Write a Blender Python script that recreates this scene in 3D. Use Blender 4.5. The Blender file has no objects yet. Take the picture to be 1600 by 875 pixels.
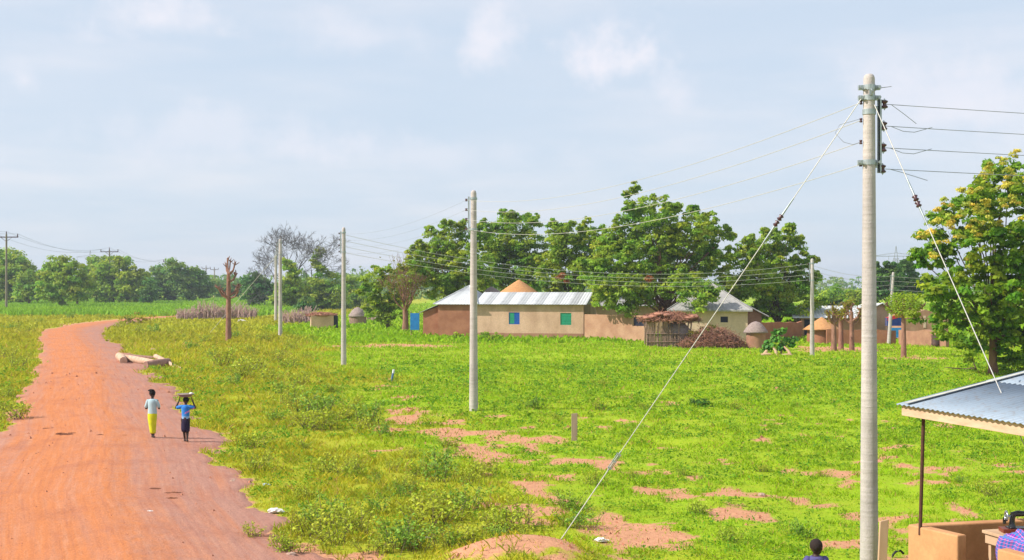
import bpy, math, random
import numpy as np
from mathutils import Vector, Matrix, noise as mnoise

# ------------------------------------------------------------------ camera, sky, sun, exposure
sc = bpy.context.scene
COL = sc.collection
CAMZ = 4.4
cam_d = bpy.data.cameras.new('camera'); cam_d.lens = 45; cam_d.sensor_width = 36; cam_d.sensor_fit = 'HORIZONTAL'
cam_d.shift_y = 10.5/1600; cam_d.clip_start = 0.1; cam_d.clip_end = 12000
cam = bpy.data.objects.new('camera', cam_d); COL.objects.link(cam)
cam.location = (0, 0, CAMZ); cam.rotation_euler = (math.pi/2, 0, 0)
sc.camera = cam

SUN_EL = math.radians(40); SUN_AZ = math.radians(14)      # azimuth: degrees behind the picture plane, from the left
S = Vector((-math.cos(SUN_EL)*math.cos(SUN_AZ), -math.cos(SUN_EL)*math.sin(SUN_AZ), math.sin(SUN_EL)))
sun_d = bpy.data.lights.new('sun', 'SUN'); sun_d.energy = 4.6; sun_d.angle = math.radians(0.6); sun_d.color = (1.0, 0.94, 0.84)
sun = bpy.data.objects.new('sun', sun_d); COL.objects.link(sun)
sun.rotation_euler = S.to_track_quat('Z', 'Y').to_euler()

world = bpy.data.worlds.new('World'); sc.world = world; world.use_nodes = True
wt = world.node_tree; wt.nodes.clear()
def wn(t, **kw):
    n = wt.nodes.new(t)
    for k, v in kw.items(): setattr(n, k, v)
    return n
def wl(a, b): wt.links.new(a, b)
def wmath(op, a, b=None, clamp=False):
    n = wn('ShaderNodeMath', operation=op); n.use_clamp = clamp
    for i, v in enumerate((a, b)):
        if v is None: continue
        if hasattr(v, 'links'): wl(v, n.inputs[i])
        else: n.inputs[i].default_value = v
    return n.outputs[0]
def wmix(f, a, b):
    n = wn('ShaderNodeMix', data_type='RGBA')
    if hasattr(f, 'links'): wl(f, n.inputs[0])
    else: n.inputs[0].default_value = f
    for i, v in ((6, a), (7, b)):
        if hasattr(v, 'links'): wl(v, n.inputs[i])
        else: n.inputs[i].default_value = (*v, 1)
    return n.outputs[2]
sky = wn('ShaderNodeTexSky'); sky.sky_type = 'NISHITA'; sky.sun_disc = False
sky.sun_elevation = SUN_EL; sky.sun_rotation = math.atan2(S.x, S.y); sky.air_density = 1.0; sky.dust_density = 1.2; sky.ozone_density = 1.5
tc = wn('ShaderNodeTexCoord'); sep = wn('ShaderNodeSeparateXYZ'); wl(tc.outputs['Generated'], sep.inputs[0])
zden = wmath('ADD', wmath('MAXIMUM', sep.outputs[2], 0.0), 0.06)
comb = wn('ShaderNodeCombineXYZ'); wl(wmath('DIVIDE', sep.outputs[0], zden), comb.inputs[0]); wl(wmath('DIVIDE', sep.outputs[1], zden), comb.inputs[1])
n1 = wn('ShaderNodeTexNoise'); n1.inputs['Scale'].default_value = 0.55; n1.inputs['Detail'].default_value = 7; n1.inputs['Roughness'].default_value = 0.55
wl(comb.outputs[0], n1.inputs['Vector'])
r1 = wn('ShaderNodeMapRange'); r1.interpolation_type = 'SMOOTHSTEP'; wl(n1.outputs[0], r1.inputs[0]); r1.inputs[1].default_value = 0.36; r1.inputs[2].default_value = 0.72
mp = wn('ShaderNodeMapping'); mp.inputs['Scale'].default_value = (3.6, 1.5, 17); wl(tc.outputs['Generated'], mp.inputs[0])
n2 = wn('ShaderNodeTexNoise'); n2.inputs['Scale'].default_value = 1.6; n2.inputs['Detail'].default_value = 6; wl(mp.outputs[0], n2.inputs['Vector'])
r2 = wn('ShaderNodeMapRange'); r2.interpolation_type = 'SMOOTHSTEP'; wl(n2.outputs[0], r2.inputs[0]); r2.inputs[1].default_value = 0.40; r2.inputs[2].default_value = 0.75
SKYBASE, SKYVEIL, SKYCLOUD = (5.05, 5.9, 7.0), (6.5, 6.7, 7.35), (7.2, 7.0, 7.5)
veil = wmix(wmath('ADD', wmath('MULTIPLY', r1.outputs[0], 0.45), wmath('MULTIPLY', r2.outputs[0], 0.65), True), SKYBASE, SKYVEIL)
c = wmix(0.84, sky.outputs[0], veil)
# a few soft cumulus heads at the places where the sky shows them
n3 = wn('ShaderNodeTexNoise'); n3.inputs['Scale'].default_value = 17; n3.inputs['Detail'].default_value = 9; n3.inputs['Roughness'].default_value = 0.6
wl(tc.outputs['Generated'], n3.inputs['Vector'])
for (px, py, rx, rz, amt) in ((950, 78, 115, 62, 1.0), (770, 60, 60, 60, .75), (250, 28, 120, 45, .7), (40, 128, 40, 32, .6), (1040, 140, 60, 45, .5),
                              (1490, 150, 150, 90, .55), (560, 60, 140, 40, .35), (330, 210, 240, 45, .35), (700, 240, 280, 30, .25)):
    d = Vector(((px-800)/2000, 1, (448-py)/2000)).normalized()
    sb = wn('ShaderNodeVectorMath', operation='SUBTRACT'); wl(tc.outputs['Generated'], sb.inputs[0]); sb.inputs[1].default_value = d
    ml = wn('ShaderNodeVectorMath', operation='MULTIPLY'); wl(sb.outputs[0], ml.inputs[0]); ml.inputs[1].default_value = (2000/rx, 2000/rx, 2000/rz)
    ln = wn('ShaderNodeVectorMath', operation='LENGTH'); wl(ml.outputs[0], ln.inputs[0])
    f = wmath('SUBTRACT', 1.15, ln.outputs['Value'])
    f = wmath('ADD', f, wmath('MULTIPLY', wmath('SUBTRACT', n3.outputs[0], 0.5), 3.2))
    mr = wn('ShaderNodeMapRange'); mr.interpolation_type = 'SMOOTHSTEP'; wl(f, mr.inputs[0]); mr.inputs[1].default_value = 0.0; mr.inputs[2].default_value = 1.3; mr.inputs[4].default_value = amt
    c = wmix(mr.outputs[0], c, SKYCLOUD)
bg = wn('ShaderNodeBackground'); wl(c, bg.inputs[0]); bg.inputs[1].default_value = 0.1
ow = wn('ShaderNodeOutputWorld'); wl(bg.outputs[0], ow.inputs[0])

sc.view_settings.view_transform = 'Standard'; sc.view_settings.look = 'None'
sc.view_settings.exposure = 0.42; sc.view_settings.gamma = 1.0; sc.view_settings.use_curve_mapping = False
sc.render.engine = 'CYCLES'
sc.cycles.max_bounces = 6; sc.cycles.transparent_max_bounces = 8; sc.cycles.volume_bounces = 0
sc.cycles.volume_step_rate = 10; sc.cycles.volume_max_steps = 64

# ------------------------------------------------------------------ helpers
rng = np.random.default_rng(7); random.seed(7)
def lin(r, g, b):
    f = lambda v: (v/255)/12.92 if v/255 <= 0.04045 else ((v/255+0.055)/1.055)**2.4
    return (f(r), f(g), f(b))
def W(px, py, d): return Vector(((px-800)/2000*d, d, CAMZ+(448-py)/2000*d))
def hsh(ix, iy, seed):
    n = (ix*374761393 + iy*668265263 + seed*974634777) & 0xFFFFFFFF
    n = ((n ^ (n >> 13))*1274126177) & 0xFFFFFFFF
    return ((n ^ (n >> 16)) & 0xFFFF)/65535.0
def vnoise(x, y, seed=0):
    x = np.asarray(x, float); y = np.asarray(y, float)
    ix = np.floor(x).astype(np.int64); iy = np.floor(y).astype(np.int64)
    fx = x-ix; fy = y-iy; fx = fx*fx*(3-2*fx); fy = fy*fy*(3-2*fy)
    a = hsh(ix, iy, seed); b = hsh(ix+1, iy, seed); c_ = hsh(ix, iy+1, seed); d_ = hsh(ix+1, iy+1, seed)
    return (a*(1-fx)+b*fx)*(1-fy)+(c_*(1-fx)+d_*fx)*fy
def fbm(x, y, seed=0, oct=4):
    v = 0; a = .5; s = 0
    for o in range(oct):
        v = v+a*vnoise(x*2**o, y*2**o, seed+o*17); s += a; a *= .55
    return v/s
def sstep(a, b, x):
    t = np.clip((x-a)/(b-a), 0, 1); return t*t*(3-2*t)

def smat(name): 
    m = bpy.data.materials.new(name); m.use_nodes = True; m.node_tree.nodes.clear(); return m
class NT:
    def __init__(s, m): s.t = m.node_tree; s.m = m
    def n(s, typ, **kw):
        x = s.t.nodes.new(typ)
        for k, v in kw.items():
            if k in x.bl_rna.properties: setattr(x, k, v)
            else: s.put(x.inputs[k], v)
        return x
    def put(s, inp, v):
        if hasattr(v, 'links'): s.t.links.new(v, inp)
        elif isinstance(v, (tuple, list)) and len(v) == 3 and inp.type == 'RGBA': inp.default_value = (*v, 1)
        else: inp.default_value = v
    def mix(s, f, a, b, mode='MIX'):
        x = s.t.nodes.new('ShaderNodeMix'); x.data_type = 'RGBA'; x.blend_type = mode
        s.put(x.inputs[0], f); s.put(x.inputs[6], a); s.put(x.inputs[7], b); return x.outputs[2]
    def ramp(s, v, a, b, lo=0., hi=1.):
        x = s.t.nodes.new('ShaderNodeMapRange'); s.put(x.inputs[0], v)
        for i, q in ((1, a), (2, b), (3, lo), (4, hi)): x.inputs[i].default_value = q
        return x.outputs[0]
    def noise(s, scale, detail=4, rough=.55, vec=None, stretch=None):
        if vec is None:
            vec = s.t.nodes.new('ShaderNodeNewGeometry').outputs['Position']
        if stretch:
            mpn = s.t.nodes.new('ShaderNodeMapping'); mpn.inputs['Scale'].default_value = stretch; s.t.links.new(vec, mpn.inputs[0]); vec = mpn.outputs[0]
        x = s.t.nodes.new('ShaderNodeTexNoise'); s.t.links.new(vec, x.inputs['Vector'])
        x.inputs['Scale'].default_value = scale; x.inputs['Detail'].default_value = detail; x.inputs['Roughness'].default_value = rough
        return x.outputs[0]
    def attr(s, name):
        x = s.t.nodes.new('ShaderNodeAttribute'); x.attribute_name = name; return x
    def math(s, op, a, b=0.):
        x = s.t.nodes.new('ShaderNodeMath'); x.operation = op; s.put(x.inputs[0], a); s.put(x.inputs[1], b); return x.outputs[0]
    def finish(s, color, rough=.8, bump=None, bumpd=.02, metal=0., transl=0., spec=.3):
        p = s.t.nodes.new('ShaderNodeBsdfPrincipled'); s.put(p.inputs['Base Color'], color); s.put(p.inputs['Roughness'], rough)
        p.inputs['Metallic'].default_value = metal; p.inputs['Specular IOR Level'].default_value = spec
        if bump is not None:
            b = s.t.nodes.new('ShaderNodeBump'); s.put(b.inputs['Height'], bump); b.inputs['Strength'].default_value = 1; b.inputs['Distance'].default_value = bumpd
            s.t.links.new(b.outputs[0], p.inputs['Normal'])
        o = s.t.nodes.new('ShaderNodeOutputMaterial'); out = p.outputs[0]
        if transl:
            tb = s.t.nodes.new('ShaderNodeBsdfTranslucent'); s.put(tb.inputs[0], color)
            mx = s.t.nodes.new('ShaderNodeMixShader'); mx.inputs[0].default_value = transl
            s.t.links.new(out, mx.inputs[1]); s.t.links.new(tb.outputs[0], mx.inputs[2]); out = mx.outputs[0]
        s.t.links.new(out, o.inputs[0]); return s.m
def mat(name, c1, c2=None, scale=3., rough=.8, bump=.0, metal=0., spec=.3, stretch=None, detail=5, lo=.35, hi=.65, use_attr=False, fine=0.):
    m = smat(name); t = NT(m)
    c2 = c2 or tuple(v*.72 for v in c1)
    nz = t.noise(scale, detail, stretch=stretch)
    col = t.mix(t.ramp(nz, lo, hi), c1, c2)
    if fine:
        nf = t.noise(scale*9, 3); col = t.mix(t.ramp(nf, .4, .62, 0, fine), col, tuple(v*.45 for v in c1))
    if use_attr: col = t.mix(1.0, col, t.attr('col').outputs[0], 'MULTIPLY')
    return t.finish(col, rough, nz if bump else None, bump, metal, spec=spec)
def leafmat(name, c1, c2, transl=.5, scale=.35, spec=.25, rough=.55):
    m = smat(name); t = NT(m)
    a = t.attr('col').outputs[0]
    base = t.mix(t.ramp(t.noise(scale, 3), .38, .62), c1, c2)
    return t.finish(t.mix(1.0, base, a, 'MULTIPLY'), rough, transl=transl, spec=spec)

class MB:
    def __init__(s): s.v = []; s.f = []; s.c = []; s.mi = []; s.n = 0; s.sm = []
    def add(s, verts, faces, col=(1, 1, 1), mi=0, smooth=False):
        b = s.n; s.v.extend([tuple(p) for p in verts]); s.n += len(verts)
        for f in faces:
            s.f.append(tuple(b+i for i in f)); s.c.append(col); s.mi.append(mi); s.sm.append(smooth)
    def box(s, lo, hi, col=(1, 1, 1), M=None, mi=0):
        (x0, y0, z0), (x1, y1, z1) = lo, hi
        v = [Vector(p) for p in ((x0,y0,z0),(x1,y0,z0),(x1,y1,z0),(x0,y1,z0),(x0,y0,z1),(x1,y0,z1),(x1,y1,z1),(x0,y1,z1))]
        if M is not None: v = [M @ p for p in v]
        s.add(v, [(0,3,2,1),(4,5,6,7),(0,1,5,4),(1,2,6,5),(2,3,7,6),(3,0,4,7)], col, mi)
    def tube(s, pts, rad, n=6, col=(1,1,1), cap=True, smooth=True, mi=0):
        pts = [Vector(p) for p in pts]
        if not hasattr(rad, '__len__'): rad = [rad]*len(pts)
        rings = []; up = None
        for i, p in enumerate(pts):
            t = (pts[min(i+1, len(pts)-1)]-pts[max(i-1, 0)])
            t = t.normalized() if t.length > 1e-9 else Vector((0,0,1))
            if up is None: up = Vector((0,0,1)) if abs(t.z) < .9 else Vector((1,0,0))
            a = t.cross(up)
            if a.length < 1e-6: a = t.cross(Vector((1,0,0)))
            a.normalize(); b = t.cross(a).normalized(); up = -b if False else up
            rings.append([p+a*(math.cos(2*math.pi*k/n)*rad[i])+b*(math.sin(2*math.pi*k/n)*rad[i]) for k in range(n)])
        v = [q for r in rings for q in r]; f = []
        for i in range(len(pts)-1):
            for k in range(n):
                k2 = (k+1) % n; f.append((i*n+k, (i+1)*n+k, (i+1)*n+k2, i*n+k2))
        s.add(v, f, col, mi, smooth)
        if cap:
            s.add(rings[0], [tuple(range(n))], col, mi); s.add(rings[-1], [tuple(reversed(range(n)))], col, mi)
    def lathe(s, prof, n=16, center=(0,0,0), col=(1,1,1), smooth=True, jit=0, mi=0, sx=1, sy=1):
        v = []; f = []; cx, cy, cz = center
        for (r, z) in prof:
            for k in range(n):
                a = 2*math.pi*k/n; rr = r*(1+jit*(random.random()-.5))
                v.append((cx+math.cos(a)*rr*sx, cy+math.sin(a)*rr*sy, cz+z+jit*.3*(random.random()-.5)*r))
        for i in range(len(prof)-1):
            for k in range(n):
                k2 = (k+1) % n; f.append((i*n+k, i*n+k2, (i+1)*n+k2, (i+1)*n+k))
        s.add(v, f, col, mi, smooth)
    def ball(s, c, r, sub=2, sc_=(1,1,1), jit=0, col=(1,1,1), smooth=True, mi=0):
        n = 6+4*sub; m = 4+2*sub
        v = []; f = []
        for i in range(m+1):
            th = math.pi*i/m
            for k in range(n):
                a = 2*math.pi*k/n; j = 1+jit*(random.random()-.5)
                v.append((c[0]+r*sc_[0]*j*math.sin(th)*math.cos(a), c[1]+r*sc_[1]*j*math.sin(th)*math.sin(a), c[2]+r*sc_[2]*j*math.cos(th)))
        for i in range(m):
            for k in range(n):
                k2 = (k+1) % n; f.append((i*n+k, (i+1)*n+k, (i+1)*n+k2, i*n+k2))
        s.add(v, f, col, mi, smooth)
    def build(s, name, m, parent=None, bevel=0):
        me = bpy.data.meshes.new(name); me.from_pydata(s.v, [], s.f); me.update()
        at = me.attributes.new('col', 'FLOAT_COLOR', 'FACE')
        at.data.foreach_set('color', np.array([(*c_, 1) for c_ in s.c], dtype=np.float32).ravel())
        me.polygons.foreach_set('use_smooth', s.sm)
        for mm in (m if isinstance(m, (list, tuple)) else [m]): me.materials.append(mm)
        me.polygons.foreach_set('material_index', s.mi)
        o = bpy.data.objects.new(name, me); COL.objects.link(o)
        if parent is not None: o.parent = parent
        if bevel:
            b = o.modifiers.new('bevel', 'BEVEL'); b.width = bevel; b.segments = 2; b.limit_method = 'ANGLE'
        return o
def mesh_arrays(name, V, nper, m, col=None, parent=None, nf=None):
    """V: (N, nper, 3) separate polygons"""
    N = V.shape[0]; me = bpy.data.meshes.new(name)
    me.vertices.add(N*nper); me.vertices.foreach_set('co', V.reshape(-1).astype(np.float32))
    me.loops.add(N*nper); me.loops.foreach_set('vertex_index', np.arange(N*nper, dtype=np.int32))
    me.polygons.add(N); me.polygons.foreach_set('loop_start', np.arange(0, N*nper, nper, dtype=np.int32))
    me.polygons.foreach_set('loop_total', np.full(N, nper, dtype=np.int32))
    me.update(calc_edges=True)
    if col is not None:
        at = me.attributes.new('col', 'FLOAT_COLOR', 'FACE')
        at.data.foreach_set('color', np.concatenate([col, np.ones((N, 1))], 1).astype(np.float32).ravel())
    me.materials.append(m)
    o = bpy.data.objects.new(name, me); COL.objects.link(o)
    if parent is not None: o.parent = parent
    return o
def tag(o, label=None, cat=None, group=None, kind=None):
    if label: o['label'] = label
    if cat: o['category'] = cat
    if group: o['group'] = group
    if kind: o['kind'] = kind
    return o
def empty(name, loc=(0,0,0), rz=0, label=None, cat=None, group=None):
    o = bpy.data.objects.new(name, None); COL.objects.link(o); o.location = loc; o.rotation_euler = (0, 0, rz); o.empty_display_size = .3
    return tag(o, label, cat, group)
def copy_tree(o, parent=None):
    c_ = o.copy(); COL.objects.link(c_)
    if parent is not None: c_.parent = parent
    for ch in list(o.children): copy_tree(ch, c_)
    return c_

# ------------------------------------------------------------------ terrain
RD = np.array([8, 20.6, 26.5, 31.8, 37.9, 45.8, 54.3, 62, 78.6, 88, 107, 119, 131, 154, 176, 200, 240.])
RR = np.array([1.2, -3.0, -5.6, -7.0, -8.7, -11.7, -14.4, -17.2, -23, -26.4, -33.7, -38, -41.6, -46.3, -48.4, -46, -38.])
RL = np.array([-5.2, -9.4, -11.4, -13.2, -15.2, -17.9, -20.7, -23.3, -29.1, -32.4, -39.4, -43.8, -48.2, -52.0, -52.6, -50, -42.])
def road(y): 
    r = np.interp(y, RD, RR); l = np.interp(y, RD, RL); return l, r
def height(x, y):
    x = np.asarray(x, float); y = np.asarray(y, float)
    l, r = road(y); c_ = (l+r)/2; hw = (r-l)/2; s_ = (x-c_)
    rel = np.abs(s_)-hw
    camb = .10-.045*np.abs(s_)
    camb = np.where(y < 260, camb, 0)
    edge = .10-.045*hw
    z = np.where(rel < 0, camb, edge*(1-sstep(0, 4, rel)))
    off = sstep(0., 2.5, rel)
    z = z+off*((fbm(x/7, y/7, 3)-.5)*.35+(fbm(x/1.4, y/1.4, 5)-.5)*.13)*np.clip(1.2-y/400, .2, 1)
    z = z+.42*np.exp(-(((x-.15)/1.25)**2+((y-20.2)/1.1)**2)**1.6)
    z = z+.10*np.exp(-(((x+6.6+.0)/1.6)**2+((y-31)/2)**2))*0
    return z
def hz(x, y): return float(height(x, y))
BP = [(540,572),(575,605),(610,640),(650,665),(720,690),(770,715),(800,750),(870,790),(940,840),(1000,880)]
BPW = np.array([((px-800)/2000*8800/(py-448), 8800/(py-448)) for px, py in BP])
def band_dist(x, y):
    d = np.full(np.shape(x), 1e9)
    for (a, b) in zip(BPW[:-1], BPW[1:]):
        ab = b-a; t = np.clip(((x-a[0])*ab[0]+(y-a[1])*ab[1])/(ab@ab), 0, 1)
        d = np.minimum(d, np.hypot(x-a[0]-t*ab[0], y-a[1]-t*ab[1]))
    return d
def soilmask(x, y):
    """1 = bare red earth, 0 = covered by green"""
    x = np.asarray(x, float); y = np.asarray(y, float)
    l, r = road(y)
    n_ = .38*fbm(x/1.9, y/3.4, 11, 5)+.62*fbm(x/.6, y/.9, 13, 4)
    bd = band_dist(x, y)
    bias = .115*np.exp(-(bd/(1.0+.012*y))**2)*(.0+1.*sstep(22, 31, y))
    bias += .035*np.exp(-((y-24)/9)**2)*(x > 0)
    bias -= .10*sstep(38, 60, y)
    right_field = sstep(-1, 2, x-np.interp(y, [15, 25, 40, 60, 100], [1.5, -.5, -4, -8, -20]))
    bias -= .12*(1-right_field)
    # singular spots
    for (px, py, rx, ry, a) in ((812,880,1.0,1.0,.5),(600,703,.9,.9,.3),(630,541,4.4,2.2,.75),(1180,770,1.,.5,.30),(1170,800,.8,.5,.2),(1330,848,.5,.4,.4),(1390,800,.7,.6,.2),(1300,545,3.6,4,.5),(1240,605,1.4,1.2,.14),
                               (1420,560,3,3,.25),(1030,835,1.,.5,.15),(960,770,1.2,.8,.08),(785,650,.7,.6,.35),(860,685,.8,.8,.2),(440,850,1,.5,.35),(500,868,1,.4,.5)):
        cy = 8800/(py-448); cx = (px-800)/2000*cy
        bias += a*np.exp(-((x-cx)/rx)**2-((y-cy)/ry)**2)
    m = sstep(.60, .67, n_+bias)
    sh = (x-r)+(fbm(x/1.2, y/1.6, 31, 4)-.5)*2.6
    m = np.maximum(m, 1-sstep(-.1, .35, np.maximum(sh, -9)) * 1.0 if True else m)
    inside_l = (l-x)+(fbm(x/1.3, y/1.8, 37, 3)-.5)*1.4
    road_in = (1-sstep(-.2, .25, sh))*(1-sstep(-.2, .25, inside_l))*(y < 235)
    m0 = sstep(.58, .69, n_+bias)
    return np.maximum(m0, road_in), road_in

def grid_object(name, X, Y, Zf, m, attrs):
    gx, gy = np.meshgrid(X, Y); nx, ny = len(X), len(Y)
    gz = Zf(gx, gy)
    V = np.stack([gx, gy, gz], -1).reshape(-1, 3)
    i = np.arange(nx*ny).reshape(ny, nx)
    F = np.stack([i[:-1, :-1], i[:-1, 1:], i[1:, 1:], i[1:, :-1]], -1).reshape(-1, 4)
    me = bpy.data.meshes.new(name); me.vertices.add(len(V)); me.vertices.foreach_set('co', V.astype(np.float32).ravel())
    me.loops.add(F.size); me.loops.foreach_set('vertex_index', F.astype(np.int32).ravel())
    me.polygons.add(len(F)); me.polygons.foreach_set('loop_start', np.arange(0, F.size, 4, dtype=np.int32)); me.polygons.foreach_set('loop_total', np.full(len(F), 4, dtype=np.int32))
    me.polygons.foreach_set('use_smooth', np.ones(len(F), bool)); me.update(calc_edges=True)
    for k, v in attrs(gx, gy).items():
        at = me.attributes.new(k, 'FLOAT', 'POINT'); at.data.foreach_set('value', v.astype(np.float32).ravel())
    me.materials.append(m); o = bpy.data.objects.new(name, me); COL.objects.link(o); return o

def tone(x, y):
    """0 = olive yellow verge, 1 = bright field green"""
    edge = np.interp(y, [15, 25, 40, 60, 100, 140], [2.5, 0, -3.6, -7, -16, -26])
    f = sstep(-2.5, 2.5, x-edge+(fbm(x/6, y/6, 51)-.5)*8)
    return np.clip(f*.8+.35*(fbm(x/9, y/14, 57)-.35)+.12, 0, 1)

# ground material
G1, G2 = (.27, .43, .012), (.43, .36, .03)          # green, yellow-olive
m_ground = smat('ground_earth_and_grass'); t = NT(m_ground)
nA = t.noise(1.3, 6, .65); nB = t.noise(9, 5, .7); nC = t.noise(.16, 3)
tn = t.attr('tone').outputs['Fac']; so = t.attr('soil').outputs['Fac']
green = t.mix(t.math('ADD', t.math('MULTIPLY', tn, .8), t.ramp(nA, .3, .7, -.25, .3)), G2, G1)
green = t.mix(t.ramp(nB, .35, .7, 0, .55), green, (.15, .28, .014))
green = t.mix(t.ramp(nC, .35, .65, 0, .30), green, (.36, .39, .02))
SOIL1, SOIL2 = (.60, .31, .18), (.46, .215, .12)
soil = t.mix(t.ramp(nB, .3, .7), SOIL1, SOIL2)
ms = t.ramp(t.math('ADD', so, t.math('ADD', t.ramp(nB, .3, .7, -.3, .3), t.ramp(nA, .3, .7, -.3, .3))), .3, .7)
t.finish(t.mix(ms, green, soil), .95, nB, .04, spec=.1)
X = np.concatenate([-np.geomspace(2600, 46, 45), np.arange(-45, 34, .24), np.geomspace(34.5, 2600, 45)])
Y = [-60.]
while Y[-1] < 3800:
    y_ = Y[-1]; Y.append(y_+(3 if y_ < 10 else max(.16, .0075*y_) if y_ < 160 else .03*y_))
Y = np.array(Y)
ground = grid_object('ground', X, Y, height, m_ground, lambda gx, gy: dict(soil=soilmask(gx, gy)[0], tone=tone(gx, gy)))
tag(ground, kind='structure')

# road: a strip with ragged edges, a little above the ground
m_road = smat('red_laterite_road'); t = NT(m_road)
u = t.attr('across').outputs['Fac']; v_ = t.attr('along').outputs['Fac']
cv = t.n('ShaderNodeCombineXYZ'); t.put(cv.inputs[0], t.math('MULTIPLY', u, 3.2)); t.put(cv.inputs[1], t.math('MULTIPLY', v_, .16)); 
strk = t.noise(1.0, 5, .6, vec=cv.outputs[0])
cv2 = t.n('ShaderNodeCombineXYZ'); t.put(cv2.inputs[0], t.math('MULTIPLY', u, 9.)); t.put(cv2.inputs[1], t.math('MULTIPLY', v_, .35)); 
strk2 = t.noise(1.0, 4, .65, vec=cv2.outputs[0])
big = t.noise(.5, 4); fn = t.noise(26, 4, .7); md = t.noise(3.2, 5, .6)
ORG, PNK, DRK, LGT = (.53, .19, .072), (.43, .21, .15), (.34, .12, .07), (.58, .31, .20)
# the orange running tracks lie left of the middle
tr = t.n('ShaderNodeValToRGB'); t.put(tr.inputs[0], t.ramp(t.math('ADD', u, t.ramp(md, .3, .7, -.35, .35)), -3.6, 3.6))
cr = tr.color_ramp; cr.elements[0].position = .0; cr.elements[0].color = (.15, .15, .15, 1); cr.elements[1].position = 1; cr.elements[1].color = (0, 0, 0, 1)
for p_, g_ in ((.10, .35), (.22, .9), (.34, 1.), (.42, .75), (.50, .95), (.60, .45), (.72, .12)):
    e_ = cr.elements.new(p_); e_.color = (g_, g_, g_, 1)
orange = t.math('ADD', tr.outputs[0], t.ramp(strk, .3, .7, -.45, .4))
col = t.mix(t.ramp(t.math('ADD', u, t.ramp(md, .3, .7, -.5, .5)), .2, 3.2, 0, .8), PNK, (.36, .19, .15)); col = t.mix(t.ramp(orange, 0., 1., 0, 1), col, ORG)
col = t.mix(t.ramp(strk2, .52, .72, 0, .35), col, LGT)
col = t.mix(t.ramp(strk2, .48, .3, 0, .45), col, DRK)
col = t.mix(t.ramp(big, .52, .68, 0, .35), col, DRK)
col = t.mix(t.ramp(fn, .5, .75, 0, .45), col, (.30, .12, .08))
col = t.mix(t.ramp(fn, .42, .25, 0, .3), col, (.74, .42, .30))
t.finish(col, .95, t.math('ADD', t.math('MULTIPLY', fn, .35), md), .05, spec=.1)
ys = [10.]
while ys[-1] < 236: ys.append(ys[-1]+max(.22, .008*ys[-1]))
ys = np.array(ys); tt = np.linspace(-1, 1, 56)
gx = []; rv = []; 
Lq, Rq = road(ys); cq = (Lq+Rq)/2; hw = (Rq-Lq)/2
GX = cq[:, None]+tt[None, :]*(hw[:, None]+1.3); GY = np.repeat(ys[:, None], len(tt), 1)
_, inr = soilmask(GX, GY)
GZ = height(GX, GY)+np.where(True, -.09+.125*np.clip(inr*1.3, 0, 1), 0)
GZ += inr*(fbm(GX/.5, GY/1.5, 71, 3)-.5)*.03
V = np.stack([GX, GY, GZ], -1).reshape(-1, 3); nx = len(tt); i = np.arange(len(V)).reshape(len(ys), nx)
F = np.stack([i[:-1, :-1], i[:-1, 1:], i[1:, 1:], i[1:, :-1]], -1).reshape(-1, 4)
me = bpy.data.meshes.new('road'); me.from_pydata(V.tolist(), [], F.tolist()); me.polygons.foreach_set('use_smooth', [True]*len(F)); me.update()
along = np.concatenate([[0], np.cumsum(np.hypot(np.diff(cq), np.diff(ys)))])
for k, v in (('across', (GX-cq[:, None])), ('along', np.repeat(along[:, None], nx, 1))):
    at = me.attributes.new(k, 'FLOAT', 'POINT'); at.data.foreach_set('value', v.astype(np.float32).ravel())
me.materials.append(m_road); ro = bpy.data.objects.new('road', me); COL.objects.link(ro); tag(ro, kind='structure')

# ------------------------------------------------------------------ grass and crops (stuff)
m_grass = smat('grass_blades'); t = NT(m_grass)
t.finish(t.attr('col').outputs[0], .7, transl=.42, spec=.12)
def blades(name, x, y, hgt, wid, col, parts=1, lean=1.3):
    n_ = len(x); z = height(x, y)-.01
    a = rng.uniform(0, 2*np.pi, n_); b = rng.uniform(0, 2*np.pi, n_)
    l_ = rng.uniform(.1, lean, n_)*hgt
    P0 = np.stack([x-np.cos(a)*wid/2, y-np.sin(a)*wid/2, z], 1); P1 = np.stack([x+np.cos(a)*wid/2, y+np.sin(a)*wid/2, z], 1)
    P2 = np.stack([x+np.cos(b)*l_*.45+np.cos(a)*wid*.45, y+np.sin(b)*l_*.45+np.sin(a)*wid*.45, z+hgt*.6], 1)
    P3 = np.stack([x+np.cos(b)*l_, y+np.sin(b)*l_, z+hgt], 1)
    return mesh_arrays(name, np.stack([P0, P1, P2, P3], 1), 4, m_grass, col)
def sample(n_, y0, y1, power=2.0, half=.46, extra=3):
    """points with density ~ 1/y^power"""
    u_ = rng.uniform(0, 1, n_)
    if abs(power-2) < 1e-6: y = y0*(y1/y0)**u_
    else:
        q = 2-power; y = (y0**q+u_*(y1**q-y0**q))**(1/q)
    x = rng.uniform(-1, 1, n_)*(half*y+extra); return x, y
x, y = sample(620000, 14, 120, 1.75)
so, rin = soilmask(x, y); tn = tone(x, y)
keep = (so*1.1 < rng.uniform(.05, 1, len(x))) | (rng.uniform(0, 1, len(x)) < .15); keep &= (rin < .35)
clump = fbm(x/.55, y/.55, 91, 3); keep &= rng.uniform(0, 1, len(x)) < sstep(.30, .55, clump)+.22
x, y, tn, clump = x[keep], y[keep], tn[keep], clump[keep]
n_ = len(x); k = np.clip(y/30, .7, 4)
hg = (.055+.08*sstep(.45, .7, clump))*rng.uniform(.6, 1.5, n_)*np.sqrt(k)*(1.3-.62*tn)
wd = rng.uniform(.016, .032, n_)*k**.9
CA, CB, CD = np.array([.30, .48, .012]), np.array([.49, .41, .03]), np.array([.13, .27, .018])
q = np.clip(tn+rng.normal(0, .22, n_), 0, 1)[:, None]
col = CB*(1-q)+CA*q
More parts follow.
